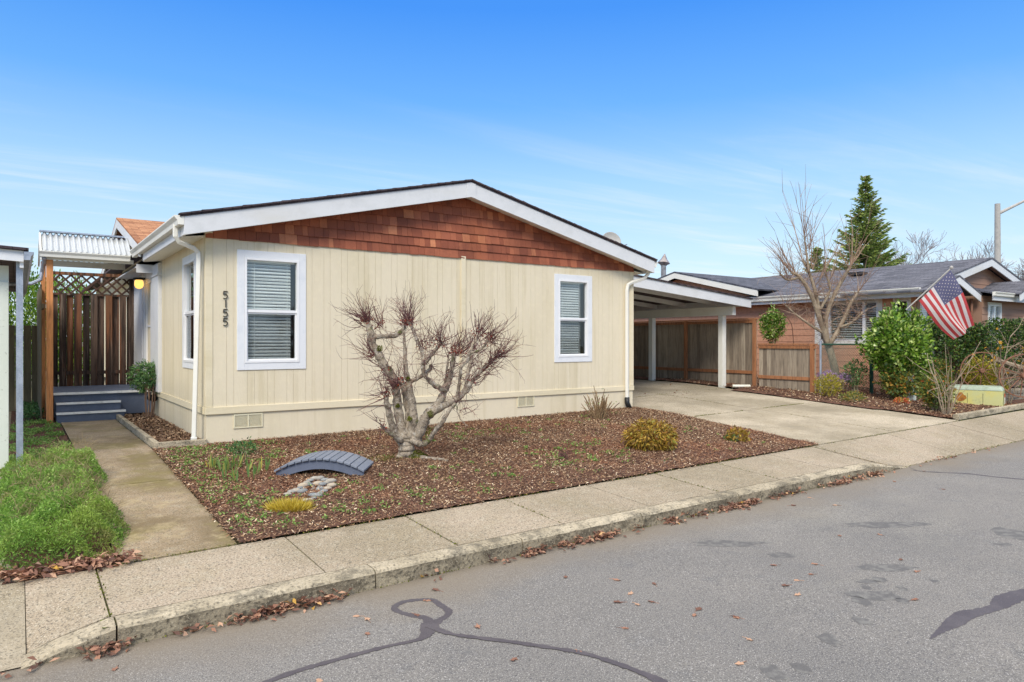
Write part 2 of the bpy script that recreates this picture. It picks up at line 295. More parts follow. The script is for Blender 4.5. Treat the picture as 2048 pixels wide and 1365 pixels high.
MT['rail'] = WOOD('rail', [(0, c(160, 106, 68)), (1, c(178, 122, 82))])
MT['lattice'] = WOOD('lattice', [(0, c(70, 48, 38)), (1, c(92, 64, 48))])
MT['deck'] = mat('deck', c(92, 102, 122), [(3, .45, .7, c(112, 122, 140), .5), (40, .55, .7, c(70, 78, 96), .5)], .65, [(60, .3, .004, (.2, 1, 1))])
MT['deckline'] = mat('deckline', c(238, 238, 234), [(8, .5, .7, c(176, 178, 176), .5)], .7)
MT['bridge'] = mat('bridge', None, [(60, .5, .7, c(82, 88, 100), .5, (.3, 3, 1)), (4, .5, .7, c(140, 146, 154), .3)], .65, [(60, .3, .004)], rnd=[(0, c(112, 120, 134)), (1, c(134, 140, 152))])
MT['bridgeside'] = mat('bridgeside', c(98, 106, 124), [(6, .5, .7, c(80, 88, 104), .5)], .65, [(40, .3, .004)])
MT['galv'] = mat('galv', c(160, 168, 180), [(12, .4, .6, c(190, 196, 206), .7, (1, 1, .5)), (50, .5, .7, c(130, 138, 150), .6)], .45, metal=.5)
MT['corr'] = mat('corr', c(190, 194, 196), [(2.5, .5, .72, c(176, 176, 164), .5, (.4, 1, 1)), (14, .6, .7, c(120, 118, 104), .5)], .45, [(20, .1, .004)])
MT['steel'] = mat('steel', c(176, 170, 168), [(10, .4, .6, c(130, 110, 104), .6)], .3, metal=.8)
MT['rust'] = mat('rust', c(120, 82, 62), [(14, .4, .6, c(150, 110, 88), .7), (50, .5, .7, c(76, 48, 36), .6)], .9)
MT['boxgreen'] = mat('boxgreen', c(192, 192, 132), [(2.2, .45, .6, c(206, 194, 104), .7), (5, .58, .68, c(150, 150, 110), .6), (30, .6, .7, c(196, 196, 160), .5)], .7, [(30, .1, .003)])
MT['boxtop'] = mat('boxtop', c(164, 178, 158), [(5, .5, .7, c(134, 148, 120), .7)], .7)
MT['rustpatch'] = mat('rustpatch', c(168, 112, 44), [(14, .45, .6, c(120, 76, 34), .8)], .9)
MT['sticker'] = mat('sticker', c(232, 230, 224), [(60, .5, .6, c(170, 166, 160), .6, (.3, .3, 3))], .5)
MT['orange'] = mat('orange', c(206, 84, 40), [(50, .55, .6, c(240, 200, 170), .5)], .5)
MT['postgreen'] = mat('postgreen', c(32, 74, 58), [(14, .5, .7, c(48, 96, 76), .6)], .6)
MT['mesh'] = mat('mesh', c(84, 104, 92), [(14, .5, .7, c(120, 130, 120), .5)], .6)
MT['barkw'] = mat('barkw', c(172, 158, 138), [(4, .42, .6, c(112, 98, 82), .8), (14, .5, .62, c(78, 66, 54), .75), (9, .58, .66, c(204, 198, 184), .7), (60, .52, .66, c(206, 198, 184), .6), (3.2, .6, .68, c(84, 92, 34), .9)], .95, [(18, 1, .03), (60, .9, .012)])
MT['mossy'] = mat('mossy', c(88, 96, 26), [(20, .4, .6, c(128, 126, 34), .7), (70, .5, .7, c(44, 48, 18), .7)], 1, [(60, 1, .012)])
MT['twig'] = mat('twig', None, [], .8, rnd=[(0, c(70, 38, 42)), (.5, c(96, 58, 60)), (.8, c(120, 84, 74)), (1, c(150, 120, 100))])
MT['redleaf'] = mat('redleaf', None, [], .8, rnd=[(0, c(92, 34, 32)), (.6, c(140, 52, 44)), (1, c(168, 88, 58))], transl=.3)
MT['barkt'] = mat('barkt', c(162, 146, 124), [(8, .42, .62, c(116, 100, 82), .7), (40, .5, .7, c(88, 76, 62), .6)], .95, [(30, .8, .01)])
MT['twigt'] = mat('twigt', None, [], .9, rnd=[(0, c(108, 84, 70)), (.6, c(146, 118, 98)), (1, c(176, 152, 128))])
MT['twigf'] = mat('twigf', None, [], .9, rnd=[(0, c(120, 112, 118)), (.6, c(146, 138, 140)), (1, c(166, 160, 156))])
MT['stemd'] = mat('stemd', None, [(30, .45, .65, c(190, 170, 130), .5)], .9, rnd=[(0, c(104, 80, 58)), (1, c(140, 114, 84))])
def leafmat(n, cols, t=.35, r=.55): return mat(n, None, [], r, rnd=cols, transl=t)
MT['lf_dark'] = leafmat('lf_dark', [(0, c(50, 78, 28)), (.45, c(98, 138, 44)), (.8, c(152, 184, 66)), (1, c(220, 230, 150))], .35, .3)
MT['lf_hedge'] = leafmat('lf_hedge', [(0, c(38, 62, 34)), (.6, c(66, 98, 44)), (1, c(124, 150, 62))], .3, .4)
MT['lf_arb'] = leafmat('lf_arb', [(0, c(58, 92, 28)), (.5, c(104, 146, 40)), (1, c(158, 184, 66))], .45)
MT['lf_yellow'] = leafmat('lf_yellow', [(0, c(86, 92, 30)), (.5, c(164, 158, 48)), (1, c(214, 196, 74))], .4)
MT['lf_rose'] = leafmat('lf_rose', [(0, c(58, 84, 42)), (.5, c(110, 130, 62)), (.8, c(166, 166, 76)), (.95, c(200, 150, 60)), (1, c(196, 104, 60))], .4)
MT['lf_nand'] = leafmat('lf_nand', [(0, c(44, 80, 42)), (.5, c(86, 128, 70)), (.9, c(140, 172, 106)), (1, c(120, 84, 60))], .35)
MT['lf_bed'] = mat('lf_bed', None, [(1.6, .5, .66, c(170, 178, 78), .4), (3.1, .56, .68, c(132, 124, 76), .7)], .6, rnd=[(0, c(64, 96, 34)), (.5, c(120, 162, 62)), (.85, c(164, 200, 92)), (1, c(204, 226, 140))], transl=.4)
MT['lf_dry'] = leafmat('lf_dry', [(0, c(110, 92, 68)), (1, c(176, 156, 116))], .2, .8)
MT['lf_gold'] = leafmat('lf_gold', [(0, c(150, 128, 34)), (.5, c(204, 180, 58)), (1, c(232, 214, 110))], .35)
MT['lf_brown'] = leafmat('lf_brown', [(0, c(104, 78, 30)), (.4, c(152, 118, 40)), (.75, c(190, 156, 60)), (.92, c(140, 142, 56)), (1, c(190, 116, 64))], .3)
MT['lf_weed'] = leafmat('lf_weed', [(0, c(84, 118, 48)), (.6, c(126, 162, 74)), (1, c(168, 196, 110))], .4)
MT['lf_iris'] = leafmat('lf_iris', [(0, c(104, 140, 74)), (.6, c(134, 160, 90)), (1, c(214, 184, 84))], .4)
MT['lf_fall'] = leafmat('lf_fall', [(0, c(92, 66, 56)), (.4, c(138, 98, 80)), (.7, c(170, 126, 102)), (.985, c(206, 168, 138)), (1, c(204, 160, 60))], .2, .8)
MT['lf_spruce'] = leafmat('lf_spruce', [(0, c(72, 98, 54)), (.5, c(132, 154, 74)), (1, c(188, 196, 106))], .25, .7)
MT['lf_autumn'] = leafmat('lf_autumn', [(0, c(196, 140, 40)), (1, c(226, 178, 70))], .4)
MT['lf_ora'] = leafmat('lf_ora', [(0, c(196, 90, 60)), (.5, c(214, 120, 70)), (1, c(150, 160, 70))], .4)
MT['fl_purple'] = leafmat('fl_purple', [(0, c(160, 120, 168)), (1, c(206, 176, 210))], .3)
MT['stone'] = mat('stone', None, [(8, .45, .65, c(120, 122, 122), .5), (60, .55, .7, c(210, 208, 202), .5)], .85, [(20, .4, .01)], rnd=[(0, c(112, 118, 122)), (.5, c(142, 142, 136)), (1, c(178, 162, 138))])
MT['paver'] = mat('paver', c(144, 134, 118), [(8, .45, .6, c(108, 98, 86), .7), (50, .5, .7, c(176, 168, 150), .5)], .95, [(30, 1, .02)])
MT['poleconc'] = mat('poleconc', c(176, 172, 166), [(6, .45, .7, c(150, 146, 140), .6)], .8)
MT['dish'] = mat('dish', c(176, 174, 168), [(5, .5, .7, c(158, 156, 150), .5)], .6)
MT['fred'] = mat('fred', c(204, 78, 80), [(8, .5, .8, c(166, 50, 56), .5)], .8, transl=.3)
MT['fwhite'] = mat('fwhite', c(232, 222, 218), [(8, .5, .8, c(212, 202, 200), .5)], .8, transl=.3)
MT['fblue'] = mat('fblue', c(104, 104, 134), [(8, .5, .8, c(88, 88, 118), .5)], .8, transl=.3)
MT['globe'] = mat('globe', c(240, 190, 90), [], .4, emit=((1, .55, .14, 1), 1.1))
MT['pale'] = mat('pale', c(218, 222, 210), [(2, .45, .7, c(196, 204, 186), .5, (1, 1, .4)), (25, .6, .7, c(150, 154, 136), .5)], .7, [(40, .2, .004, (1, 1, .2))])
MT['pipe'] = mat('pipe', c(226, 224, 210), [(4, .5, .7, c(200, 196, 170), .4)], .4)
# ------------------------------------------------------------------ setting: ground, road, pavement, kerb, drive, path
def axis(a, b, st, extra=()):
    s = set([round(a, 4), round(b, 4)]+[round(e, 4) for e in extra if a < e < b]); k = math.ceil(a/st)
    while k*st < b: s.add(round(k*st, 4)); k += 1
    return sorted(s)
def patch(name, x0, x1, y0, y1, dz, m, step=.5, kind='structure', edge=None, amp=0, fn=None):
    xs = axis(x0, x1, step, (0, 9, 15)); ys = axis(y0, y1, step, (-4.73, -5.79, 0)); b = MB(); n = len(xs); vs = []
    for y in ys:
        for x in xs:
            xx = x
            if edge: a_, b_ = edge(y); xx = a_+(b_-a_)*(x-x0)/(x1-x0)
            vs.append((xx, y, (fn or g)(xx, y)+dz+(random.uniform(-amp, amp) if amp else 0)))
    b.add(vs, [(j*n+i, j*n+i+1, (j+1)*n+i+1, (j+1)*n+i) for j in range(len(ys)-1) for i in range(n-1)])
    o = b.build(name, m, smooth=True)
    if kind: o['kind'] = kind
    return o
gb = MB(); xs = [-600, -120, -30]+axis(-12, 30, 1.5, (0, 9, 15))+[45, 150, 600]; ys = [-600, -100, -30, -13, -5.97, -5.95, -4.73, 0, 3, 8, 15, 40, 150, 600]
gb.add([(x, y, (rd(x)-.07 if y <= -5.95 else g(x, y)-.05)) for y in ys for x in xs], [(j*len(xs)+i, j*len(xs)+i+1, (j+1)*len(xs)+i+1, (j+1)*len(xs)+i) for j in range(len(ys)-1) for i in range(len(xs)-1)])
gb.build('ground', MT['earth'])['kind'] = 'structure'
rb = MB(); xs = [-90, -40, -20, -10, 0, 10, 20, 30, 60, 120]; ys = [-13.6, -11, -8.5, -7, -6.4, -5.93]
rb.add([(x, y, rd(x)) for y in ys for x in xs], [(j*len(xs)+i, j*len(xs)+i+1, (j+1)*len(xs)+i+1, (j+1)*len(xs)+i) for j in range(len(ys)-1) for i in range(len(xs)-1)])
road = rb.build('road', MT['asphalt']); road['kind'] = 'structure'
_nt = MT['asphalt'].node_tree; _b = [n for n in _nt.nodes if n.type == 'BSDF_PRINCIPLED'][0]; _l = _b.inputs['Base Color'].links[0].from_socket
_t = _nt.nodes.new('ShaderNodeTexCoord'); _s = _nt.nodes.new('ShaderNodeSeparateXYZ'); _nt.links.new(_t.outputs['Object'], _s.inputs[0])
_n = _nt.nodes.new('ShaderNodeTexNoise'); _n.inputs['Scale'].default_value = 1.6; _n.inputs['Detail'].default_value = 5; _nt.links.new(_t.outputs['Object'], _n.inputs['Vector'])
_a = _nt.nodes.new('ShaderNodeMath'); _a.operation = 'MULTIPLY_ADD'; _a.inputs[1].default_value = 1.0; _nt.links.new(_n.outputs[0], _a.inputs[0]); _nt.links.new(_s.outputs[1], _a.inputs[2])
_m = _nt.nodes.new('ShaderNodeMapRange'); _m.inputs[1].default_value = 3.55; _m.inputs[2].default_value = 4.3; _m.inputs[4].default_value = .75; _nt.links.new(_a.outputs[0], _m.inputs[0])
_x = _nt.nodes.new('ShaderNodeMixRGB'); _x.inputs[2].default_value = c(124, 112, 94); _nt.links.new(_m.outputs[0], _x.inputs[0]); _nt.links.new(_l, _x.inputs[1]); _nt.links.new(_x.outputs[0], _b.inputs['Base Color'])
def roadpt(px, py): return G(px, py)
def ribbon(pix, widths, name, m, dz=.002, z4=(0, 0, 1), jitter=.006):
    pts = []
    for (x, y) in pix:
        t = .0
        d = P(x, y, 1)-Vector((CX, CY, CZ)); t = (CZ-rd(0)-.01)/-d.z
        p = Vector((CX, CY, CZ))+d*t; p.z = rd(p.x); pts.append(p)
    # resample
    q = []; w = []
    for i in range(len(pts)-1):
        for k in range(8):
            f = k/8; a = pts[max(i-1, 0)]; b_ = pts[i]; c_ = pts[i+1]; d_ = pts[min(i+2, len(pts)-1)]
            q.append(.5*((2*b_)+(c_-a)*f+(2*a-5*b_+4*c_-d_)*f*f+(3*b_-a-3*c_+d_)*f**3)); w.append(lerp(widths[i], widths[i+1], f))
    q.append(pts[-1]); w.append(widths[-1]); vs = []
    for i, p in enumerate(q):
        d = (q[min(i+1, len(q)-1)]-q[max(i-1, 0)]); n = Vector((-d.y, d.x, 0)).normalized()
        a = w[i]/2+random.uniform(-jitter, jitter)
        vs += [(p.x-n.x*a, p.y-n.y*a, rd(p.x)+dz), (p.x+n.x*a, p.y+n.y*a, rd(p.x)+dz)]
    return MB().add(vs, [(2*i, 2*i+1, 2*i+3, 2*i+2) for i in range(len(q)-1)]).build(name, m, road)
Z4 = lambda L_: [(600+a/2.731, 1050+b/2.731) for a, b in L_]
Z3 = lambda L_: [(1300+a/2.738, 880+b/2.738) for a, b in L_]
ribbon(Z4([(712, 545), (690, 505), (610, 488), (540, 468), (515, 445), (560, 417), (640, 405), (720, 405), (765, 432), (812, 466), (800, 492), (760, 515), (715, 548)]), [.11, .07, .055, .055, .055, .055, .05, .05, .055, .055, .055, .06, .11], 'tar_seam', MT['tar'])
ribbon(Z4([(708, 530), (702, 560), (690, 592), (640, 622), (480, 655), (340, 690), (170, 735), (0, 782), (-160, 838), (-300, 900)]), [.13, .12, .08, .05, .045, .05, .05, .05, .05, .05], 'tar_seam', MT['tar'], .0035)
ribbon(Z4([(715, 545), (760, 570), (830, 592), (920, 606), (1150, 635), (1350, 665), (1540, 697), (1700, 745), (1850, 800), (1960, 850), (2060, 930)]), [.09, .06, .035, .045, .045, .045, .045, .045, .05, .08, .06], 'tar_seam', MT['tar'], .005)
ribbon(Z3([(1535, 1095), (1580, 1060), (1660, 1010), (1730, 965), (1810, 948), (1900, 922), (1950, 885), (2048, 850), (2150, 830)]), [.01, .04, .11, .13, .09, .1, .16, .13, .12], 'tar_seam', MT['tar'])
ribbon(Z3([(1420, 180), (1590, 193), (1750, 202), (1900, 220), (2048, 233), (2200, 250)]), [.01, .03, .06, .05, .06, .06], 'tar_seam', MT['tar'])
ribbon(Z3([(1390, 150), (1480, 188), (1600, 195)]), [.01, .015, .02], 'tar_seam', MT['tar'])
for (zx, zy, rx_, ry_) in [(1290, 700, .26, .05), (1240, 850, .22, .06), (1190, 775, .1, .03), (1165, 880, .07, .05), (1385, 878, .05, .03), (1380, 812, .04, .03), (1262, 765, .07, .03), (1160, 985, .06, .04), (980, 1085, .07, .05), (670, 1262, .07, .06), (825, 1240, .05, .04), (2020, 525, .2, .12), (1940, 578, .09, .03), (1180, 805, .04, .03), (1560, 773, .04, .02), (430, 565, .4, .05), (1300, 470, .5, .06), (720, 630, .15, .04)]:
    q = P(1300+zx/2.738, 880+zy/2.738, 1)-Vector((CX, CY, CZ)); p = Vector((CX, CY, CZ))+q*((CZ-rd(4))/-q.z); vs = [(p.x, p.y, rd(p.x)+.0013)]
    for k in range(16):
        a = k*math.pi/8; j = random.uniform(.7, 1.2); dx, dy = math.cos(a)*rx_*j, math.sin(a)*ry_*2*j
        x_ = p.x+dx*RX+dy*FX; y_ = p.y+dx*RY+dy*FY; vs.append((x_, y_, rd(x_)+.0013))
    MB().add(vs, [(0, k+1, (k+1) % 16+1) for k in range(16)]).build('oil_stain', MT['stain'], road)
# joint bed (moss and dirt) under slabs
patch('joint_bed', -1.86, 24, -5.95, -4.66, -.012, MT['moss'], 1.2, fn=lambda x, y: (g(x, max(y, -5.785)) if x < 8.2 else lerp(rd(x)+.012, sb(x), clamp((y+5.96)/1.23))))
sw = MB(); jt = [-2.27, -1.8, -.3, .93, 2.15, 3.4, 4.6, 5.85, 7.1, 8.3, 9.5, 10.75, 11.95, 13.2, 14.4, 15.6, 16.9, 18.1, 19.4, 20.6, 24]
def kz(x):                                 # kerb height above road along the frontage
    if x < -2.27: return .012
    if x < -1.8: return lerp(.012, .15, ((x+2.27)/.47)**.7)
    if x < 7.95: return .15
    if x < 8.9: return lerp(.15, .012, clamp((x-7.95)/.95))
    return .012
for i in range(len(jt)-1):
    a, b_ = jt[i]+.007, jt[i+1]-.007; n = 4; ap = a > 8.2; yf = -5.955 if ap else -5.782
    zf = lambda x, y: lerp(rd(x)+kz(x), sb(x), (y+5.96)/1.23) if ap else lerp(rd(x)+kz(x), sb(x), (y+5.79)/1.06)
    tilt = random.uniform(-.003, .003)
    for k in range(n):
        u, v = lerp(a, b_, k/n), lerp(a, b_, (k+1)/n)
        pts = [(u, yf), (v, yf), (v, -4.737), (u, -4.737)]
        sw.hexa([(x, y, zf(x, y)-.12) for x, y in pts]+[(x, y, zf(x, y)+.001+tilt) for x, y in pts], 0)
sw.build('pavement', MT['concrete'])['kind'] = 'structure'
kb = MB(); kj = [-2.3, -1.78, .045, 1.52, 3.09, 4.73, 6.2, 7.9, 8.95]
for i in range(len(kj)-1):
    a, b_ = kj[i]+.006, kj[i+1]-.006; n = max(4, int((b_-a)/.1)); dy = random.uniform(-.006, .006)
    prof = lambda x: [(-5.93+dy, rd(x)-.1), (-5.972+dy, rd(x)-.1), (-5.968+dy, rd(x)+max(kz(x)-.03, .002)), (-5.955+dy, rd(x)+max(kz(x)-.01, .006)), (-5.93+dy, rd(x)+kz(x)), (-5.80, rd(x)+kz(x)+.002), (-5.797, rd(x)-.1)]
    vs = []; m_ = 7
    for k in range(n+1):
        x = lerp(a, b_, k/n)
        vs += [(x, y+random.uniform(-.0025, .0025), z+random.uniform(-.0025, .0025)) for y, z in prof(x)]
    fs = [(k*m_+j, k*m_+(j+1) % m_, (k+1)*m_+(j+1) % m_, (k+1)*m_+j) for k in range(n) for j in range(m_) if j != 1]+[tuple(range(m_))[::-1], tuple(range(n*m_, (n+1)*m_))]
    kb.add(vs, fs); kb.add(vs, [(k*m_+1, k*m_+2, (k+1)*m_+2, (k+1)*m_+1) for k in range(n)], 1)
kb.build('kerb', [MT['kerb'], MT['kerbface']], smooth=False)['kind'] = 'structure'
# driveway slabs
def slabs(name, xj, yj, m, gap=.009, edge=None, fn=g, dz=.006):
    b = MB()
    for i in range(len(xj)-1):
        for j in range(len(yj)-1):
            n = 3
            for p_ in range(n):
                for q_ in range(n):
                    u0 = lerp(xj[i]+gap, xj[i+1]-gap, p_/n); u1 = lerp(xj[i]+gap, xj[i+1]-gap, (p_+1)/n); v0 = lerp(yj[j]+gap, yj[j+1]-gap, q_/n); v1 = lerp(yj[j]+gap, yj[j+1]-gap, (q_+1)/n)
                    pts = [(u0, v0), (u1, v0), (u1, v1), (u0, v1)]
                    if edge: pts = [(edge(x, y), y) for x, y in pts]
                    b.hexa([(x, y, fn(x, y)-.06) for x, y in pts]+[(x, y, fn(x, y)+dz) for x, y in pts])
    o = b.build(name, m); o['kind'] = 'structure'; return o
def dedge(x, y):
    l = lerp(8.55, 9.06, clamp((y+4.73)/3.2)) if y < 0 else 9.06
    r_ = 13.85 if y < -3 else lerp(13.85, 13.6, clamp((y+3)/2)) if y < -1 else lerp(13.6, 14.3, clamp((y+1)/3))
    return l+(r_-l)*(x-9)/5
slabs('driveway', [9, 11.4, 14], [-4.725, -1.6, 1.4, 5, 9, 14, 19], MT['drive'], edge=dedge, gap=.013)
patch('driveway_joint', 8.7, 14.2, -4.72, 14, -.022, MT['moss'], 1)
slabs('path', [-1.64, -.71], [-4.725, -1.98, 1.3, 4.8], MT['path'])
patch('neighbour_driveway', -9, -2.42, -5.95, 20, .0, MT['drive'], 1., edge=lambda y: (-9, -2.268 if y < -4.72 else -2.42), fn=lambda x, y: g(x, y) if y > -4.73 else lerp(rd(x)+.01, sb(x), (y+5.95)/1.22))
bedn = lambda x, y: g(x, y)+.02*math.sin(x*2.1+y*.7)*math.sin(y*1.9)*(1 if -4.4 < y < -.4 else 0)+.02
patch('garden_bed', -.69, 9, -4.73, .0, .0, MT['soil'], .12, edge=lambda y: (-.70, lerp(8.53, 9.03, clamp((y+4.73)/3.2))), amp=.008, fn=bedn)
patch('side_bed', -.68, .02, 0, 5.3, .03, MT['soil'], .12, amp=.006)
patch('green_bed_soil', -2.42, -1.65, -4.73, 9, .0, MT['soil'], .15, amp=.01)
patch('neighbour_bed', 13.6, 18.2, -4.6, 12, .03, MT['soil'], .15, amp=.012, edge=lambda y: (13.88 if y < -3 else 13.65 if y < 1 else 14.35, 18.2))
patch('neighbour_yard', 18.2, 26, -4.6, -1, .03, MT['soil'], .5, amp=.01)
# bark mulch chips
def chips(name, n, fx, fy, fz, L, W, m, flat=.35, ok=None, label=None):
    X = fx(RNG.random(n)); Y = fy(RNG.random(n))
    pts = np.array([(x, y, fz(x, y)) for x, y in zip(X, Y) if (ok is None or ok(x, y))]); n = len(pts)
    a = RNG.random(n)*6.283; D = np.stack([np.cos(a), np.sin(a), RNG.normal(0, flat, n)], 1)
    N_ = np.stack([RNG.normal(0, flat, n), RNG.normal(0, flat, n), np.ones(n)], 1)
    pts[:, 2] += RNG.random(n)*.018
    o = leaves(name, pts, D, RNG.uniform(.5, 1.5, n)*L, RNG.uniform(.5, 1.4, n)*W, m, None, RNG.random(n)**1.25, N_, rect=True)
    o['kind'] = 'stuff'; o['label'] = label; return o
chips('bark_mulch', 170000, lambda r: -.74+9.8*r, lambda r: -4.775+4.775*r**.85+RNG.normal(0, .035, len(r))*(RNG.random(len(r)) < .6), lambda x, y: bedn(x, y), 0.025, .0085, MT['chip'], ok=lambda x, y: x < lerp(8.53, 9.05, clamp((y+4.73)/3.2)), label='red brown bark mulch covering the front bed')
chips('bark_chips', 9000, lambda r: -.66+.66*r, lambda r: 0.05+5.1*r, lambda x, y: g(x, y)+.035, .045, .02, MT['bark'], label='tan bark chips beside the entry path')
chips('wood_mulch', 16000, lambda r: 13.7+4.4*r, lambda r: -4.55+9*r**1.3, lambda x, y: g(x, y)+.035, .045, .016, MT['chip'], ok=lambda x, y: x > dedge(14, y)+.04, label='dark bark mulch under the neighbour shrubs')
# ------------------------------------------------------------------ building helpers
def fr(o, u, n):
    o = Vector(o); u = Vector(u); n = Vector(n); z = Vector((0, 0, 1))
    return lambda a, b, c_: o+u*a+z*b+n*c_
def fbox(mb, F, a0, a1, b0, b1, c0, c1, m=0, r=None):
    return mb.hexa([F(a0, b0, c0), F(a1, b0, c0), F(a1, b0, c1), F(a0, b0, c1), F(a0, b1, c0), F(a1, b1, c0), F(a1, b1, c1), F(a0, b1, c1)], m, r)
def frame4(mb, F, a0, a1, b0, b1, w, c0, c1, wb=None):
    wb = wb or w
    fbox(mb, F, a0, a0+w, b0, b1, c0, c1); fbox(mb, F, a1-w, a1, b0, b1, c0, c1)
    fbox(mb, F, a0+w, a1-w, b0, b0+wb, c0, c1-.001); fbox(mb, F, a0+w, a1-w, b1-w, b1, c0, c1-.001)
def window(parent, F, a0, a1, b0, b1, trim=.11, ob=1., mid=True, blind=True, mt=None, open_=.03, label=None, glass='glass', vert=None):
    t = MB(); frame4(t, F, a0, a1, b0, b1, trim, -.01, .022); w = t.build('window', mt or MT['bluewhite'], parent, bevel=.003)
    if label: w['label'] = label
    i0, i1, j0, j1 = a0+trim, a1-trim, b0+trim, b1-trim
    s = MB(); frame4(s, F, i0+.001, i1-.001, j0+.001, j1-.001, .035, -.06, .03)
    jm = (j0+j1)/2-.01
    if mid:
        fbox(s, F, i0+.035, i1-.035, jm-.022, jm+.022, -.045, .012)
        frame4(s, F, i0+.037, i1-.037, j0+.037, jm-.024, .022, -.04, -.005)
    for vx in (vert or []): fbox(s, F, i0+vx-.035, i0+vx+.035, j0+.035, j1-.035, -.045, .014)
    s.build('window_frame', MT['vinyl'], w)
    p = MB(); p.add([F(i0+.035, j0+.035, -.03), F(i1-.035, j0+.035, -.03), F(i1-.035, j1-.035, -.03), F(i0+.035, j1-.035, -.03)], [(0, 1, 2, 3)]); p.build('window_pane', MT[glass], w)
    bl = MB(); z = j1-.06
    bk = MB(); fbox(bk, F, i0-.02, i1+.02, j0-.02, j1+.02, -.35, -.33); bk.build('window_recess', MT['dark'], w)
    if blind:
        while z > j0+.05:
            bl.hexa([F(i0+.05, z-.022*ob, -.075), F(i1-.05-open_*2, z-.022*ob, -.075), F(i1-.05-open_*2, z-.022*ob+.002, -.076), F(i0+.05, z-.022*ob+.002, -.076),
                     F(i0+.05, z+.018*ob, -.095), F(i1-.05-open_*2, z+.018*ob, -.095), F(i1-.05-open_*2, z+.018*ob+.002, -.096), F(i0+.05, z+.018*ob+.002, -.096)]); z -= .052
        fbox(bl, F, i0+.045, i1-.045, j1-.055, j1-.02, -.12, -.07)
        for q in (.2, .8): fbox(bl, F, lerp(i0, i1, q), lerp(i0, i1, q)+.006, j0+.05, j1-.05, -.072, -.070)
        bl.build('window_blind', MT['blind'], w)
    if mid:
        sc2 = MB(); sc2.add([F(i0+.07, j0+.07, -.012), F(i1-.07, j0+.07, -.012), F(i1-.07, jm-.05, -.012), F(i0+.07, jm-.05, -.012)], [(0, 1, 2, 3)]); sc2.build('insect_screen', MT['screen'], w)
    return w
def rects(u0, u1, v0, v1, holes):
    us = sorted(set([u0, u1]+[q for h in holes for q in h[:2] if u0 < q < u1])); vs = sorted(set([v0, v1]+[q for h in holes for q in h[2:] if v0 < q < v1])); out = []
    for i in range(len(us)-1):
        run = None
        for j in range(len(vs)-1):
            cu, cv = (us[i]+us[i+1])/2, (vs[j]+vs[j+1])/2
            if any(h[0] < cu < h[1] and h[2] < cv < h[3] for h in holes):
                if run: out.append(run); run = None
            else: run = (us[i], us[i+1], run[2] if run else vs[j], vs[j+1])
        if run: out.append(run)
    return out
def siding(mb, F, u0, u1, v0, v1, holes, w=.2, gap=.004, th=.006):
    for (a, b_, c0, c1) in rects(u0, u1, v0, v1, holes): fbox(mb, F, a, b_, c0, c1, -.1, 0)
    u = u0; k = 0
    while u < u1-.001:
        ww = (w*.53 if k % 2 else w) if True else w; e = min(u+ww, u1); k += 1
        for (a, b_, c0, c1) in rects(u, e, v0, v1, holes):
            x0 = a+(gap/2 if abs(a-u) < 1e-6 else 0); x1 = b_-(gap/2 if abs(b_-e) < 1e-6 else 0)
            if x1-x0 > .004: fbox(mb, F, x0, x1, c0+.001, c1-.001, .0005, th)
        u = e
def laps(mb, F, u0, u1, v0, v1, holes, h=.2):
    for (a, b_, c0, c1) in rects(u0, u1, v0, v1, holes): fbox(mb, F, a, b_, c0, c1, -.1, 0)
    v = v0
    while v < v1-.01:
        e = min(v+h, v1)
        for (a, b_, c0, c1) in rects(u0, u1, v, e, holes):
            mb.hexa([F(a, c0, .001), F(b_, c0, .001), F(b_, c0, .022), F(a, c0, .022), F(a, c1-.002, .001), F(b_, c1-.002, .001), F(b_, c1-.002, .008), F(a, c1-.002, .008)])
        v = e
def gutter(parent, a, b_, out, mt, h=.12, w=.12, name='gutter'):
    a = Vector(a); b_ = Vector(b_); o = Vector(out)
    prof = [(0, -h), (w*.62, -h), (w*.7, -h*.55), (w, -h*.15), (w, 0), (w-.012, 0), (w-.012, -h*.15), (w*.6, -h*.6), (w*.55, -h+.01), (.01, -h+.01), (.01, 0), (0, 0)]
    m = MB(); m.prism([a+o*u+Vector((0, 0, v)) for u, v in prof], b_-a)
    for e, d in ((a, 1), (b_, -1)):
        dd = (b_-a).normalized()*.004*d
        m.prism([e-dd*.5+o*u+Vector((0, 0, v)) for u, v in [(0, -h), (w*.62, -h), (w*.7, -h*.55), (w, -h*.15), (w, 0), (0, 0)]], -dd)
    return m.build(name, mt, parent)
# ------------------------------------------------------------------ the cream manufactured home
WX = 8.98; MID = 4.49; WT = 3.16; DEP = 18.0
def rt(x): return 4.49-.232*abs(x-MID)
home = thing('mobile_home', (MID, DEP/2, 0), 'cream manufactured home with cedar shingle gable and white trim', 'house')
FF = fr((0, 0, 0), (1, 0, 0), (0, -1, 0)); FL = fr((0, 0, 0), (0, 1, 0), (-1, 0, 0)); FR = fr((WX, 0, 0), (0, 1, 0), (1, 0, 0))
W1 = (.44, 1.515, 1.12, 2.98); W2 = (6.705, 7.74, 1.13, 2.96); ins = lambda w, t=.1: (w[0]+t, w[1]-t, w[2]+t, w[3]-t)
m = MB(); siding(m, FF, .09, WX-.09, .565, WT, [ins(W1), ins(W2)]); m.box(.0, WX, .1, .12, WT, WT+.02)
m.prism([(.01, .012, WT), (WX-.01, .012, WT), (WX-.01, .012, rt(WX)-.1), (MID, .012, rt(MID)-.1), (.01, .012, rt(0)-.1)], (0, .1, 0))
wallf = m.build('wall', MT['cream'], home)
m = MB(); m.box(-.014, .09, -.016, .1, .57, WT+.06); m.build('corner_board', MT['cream2'], home, bevel=.003)
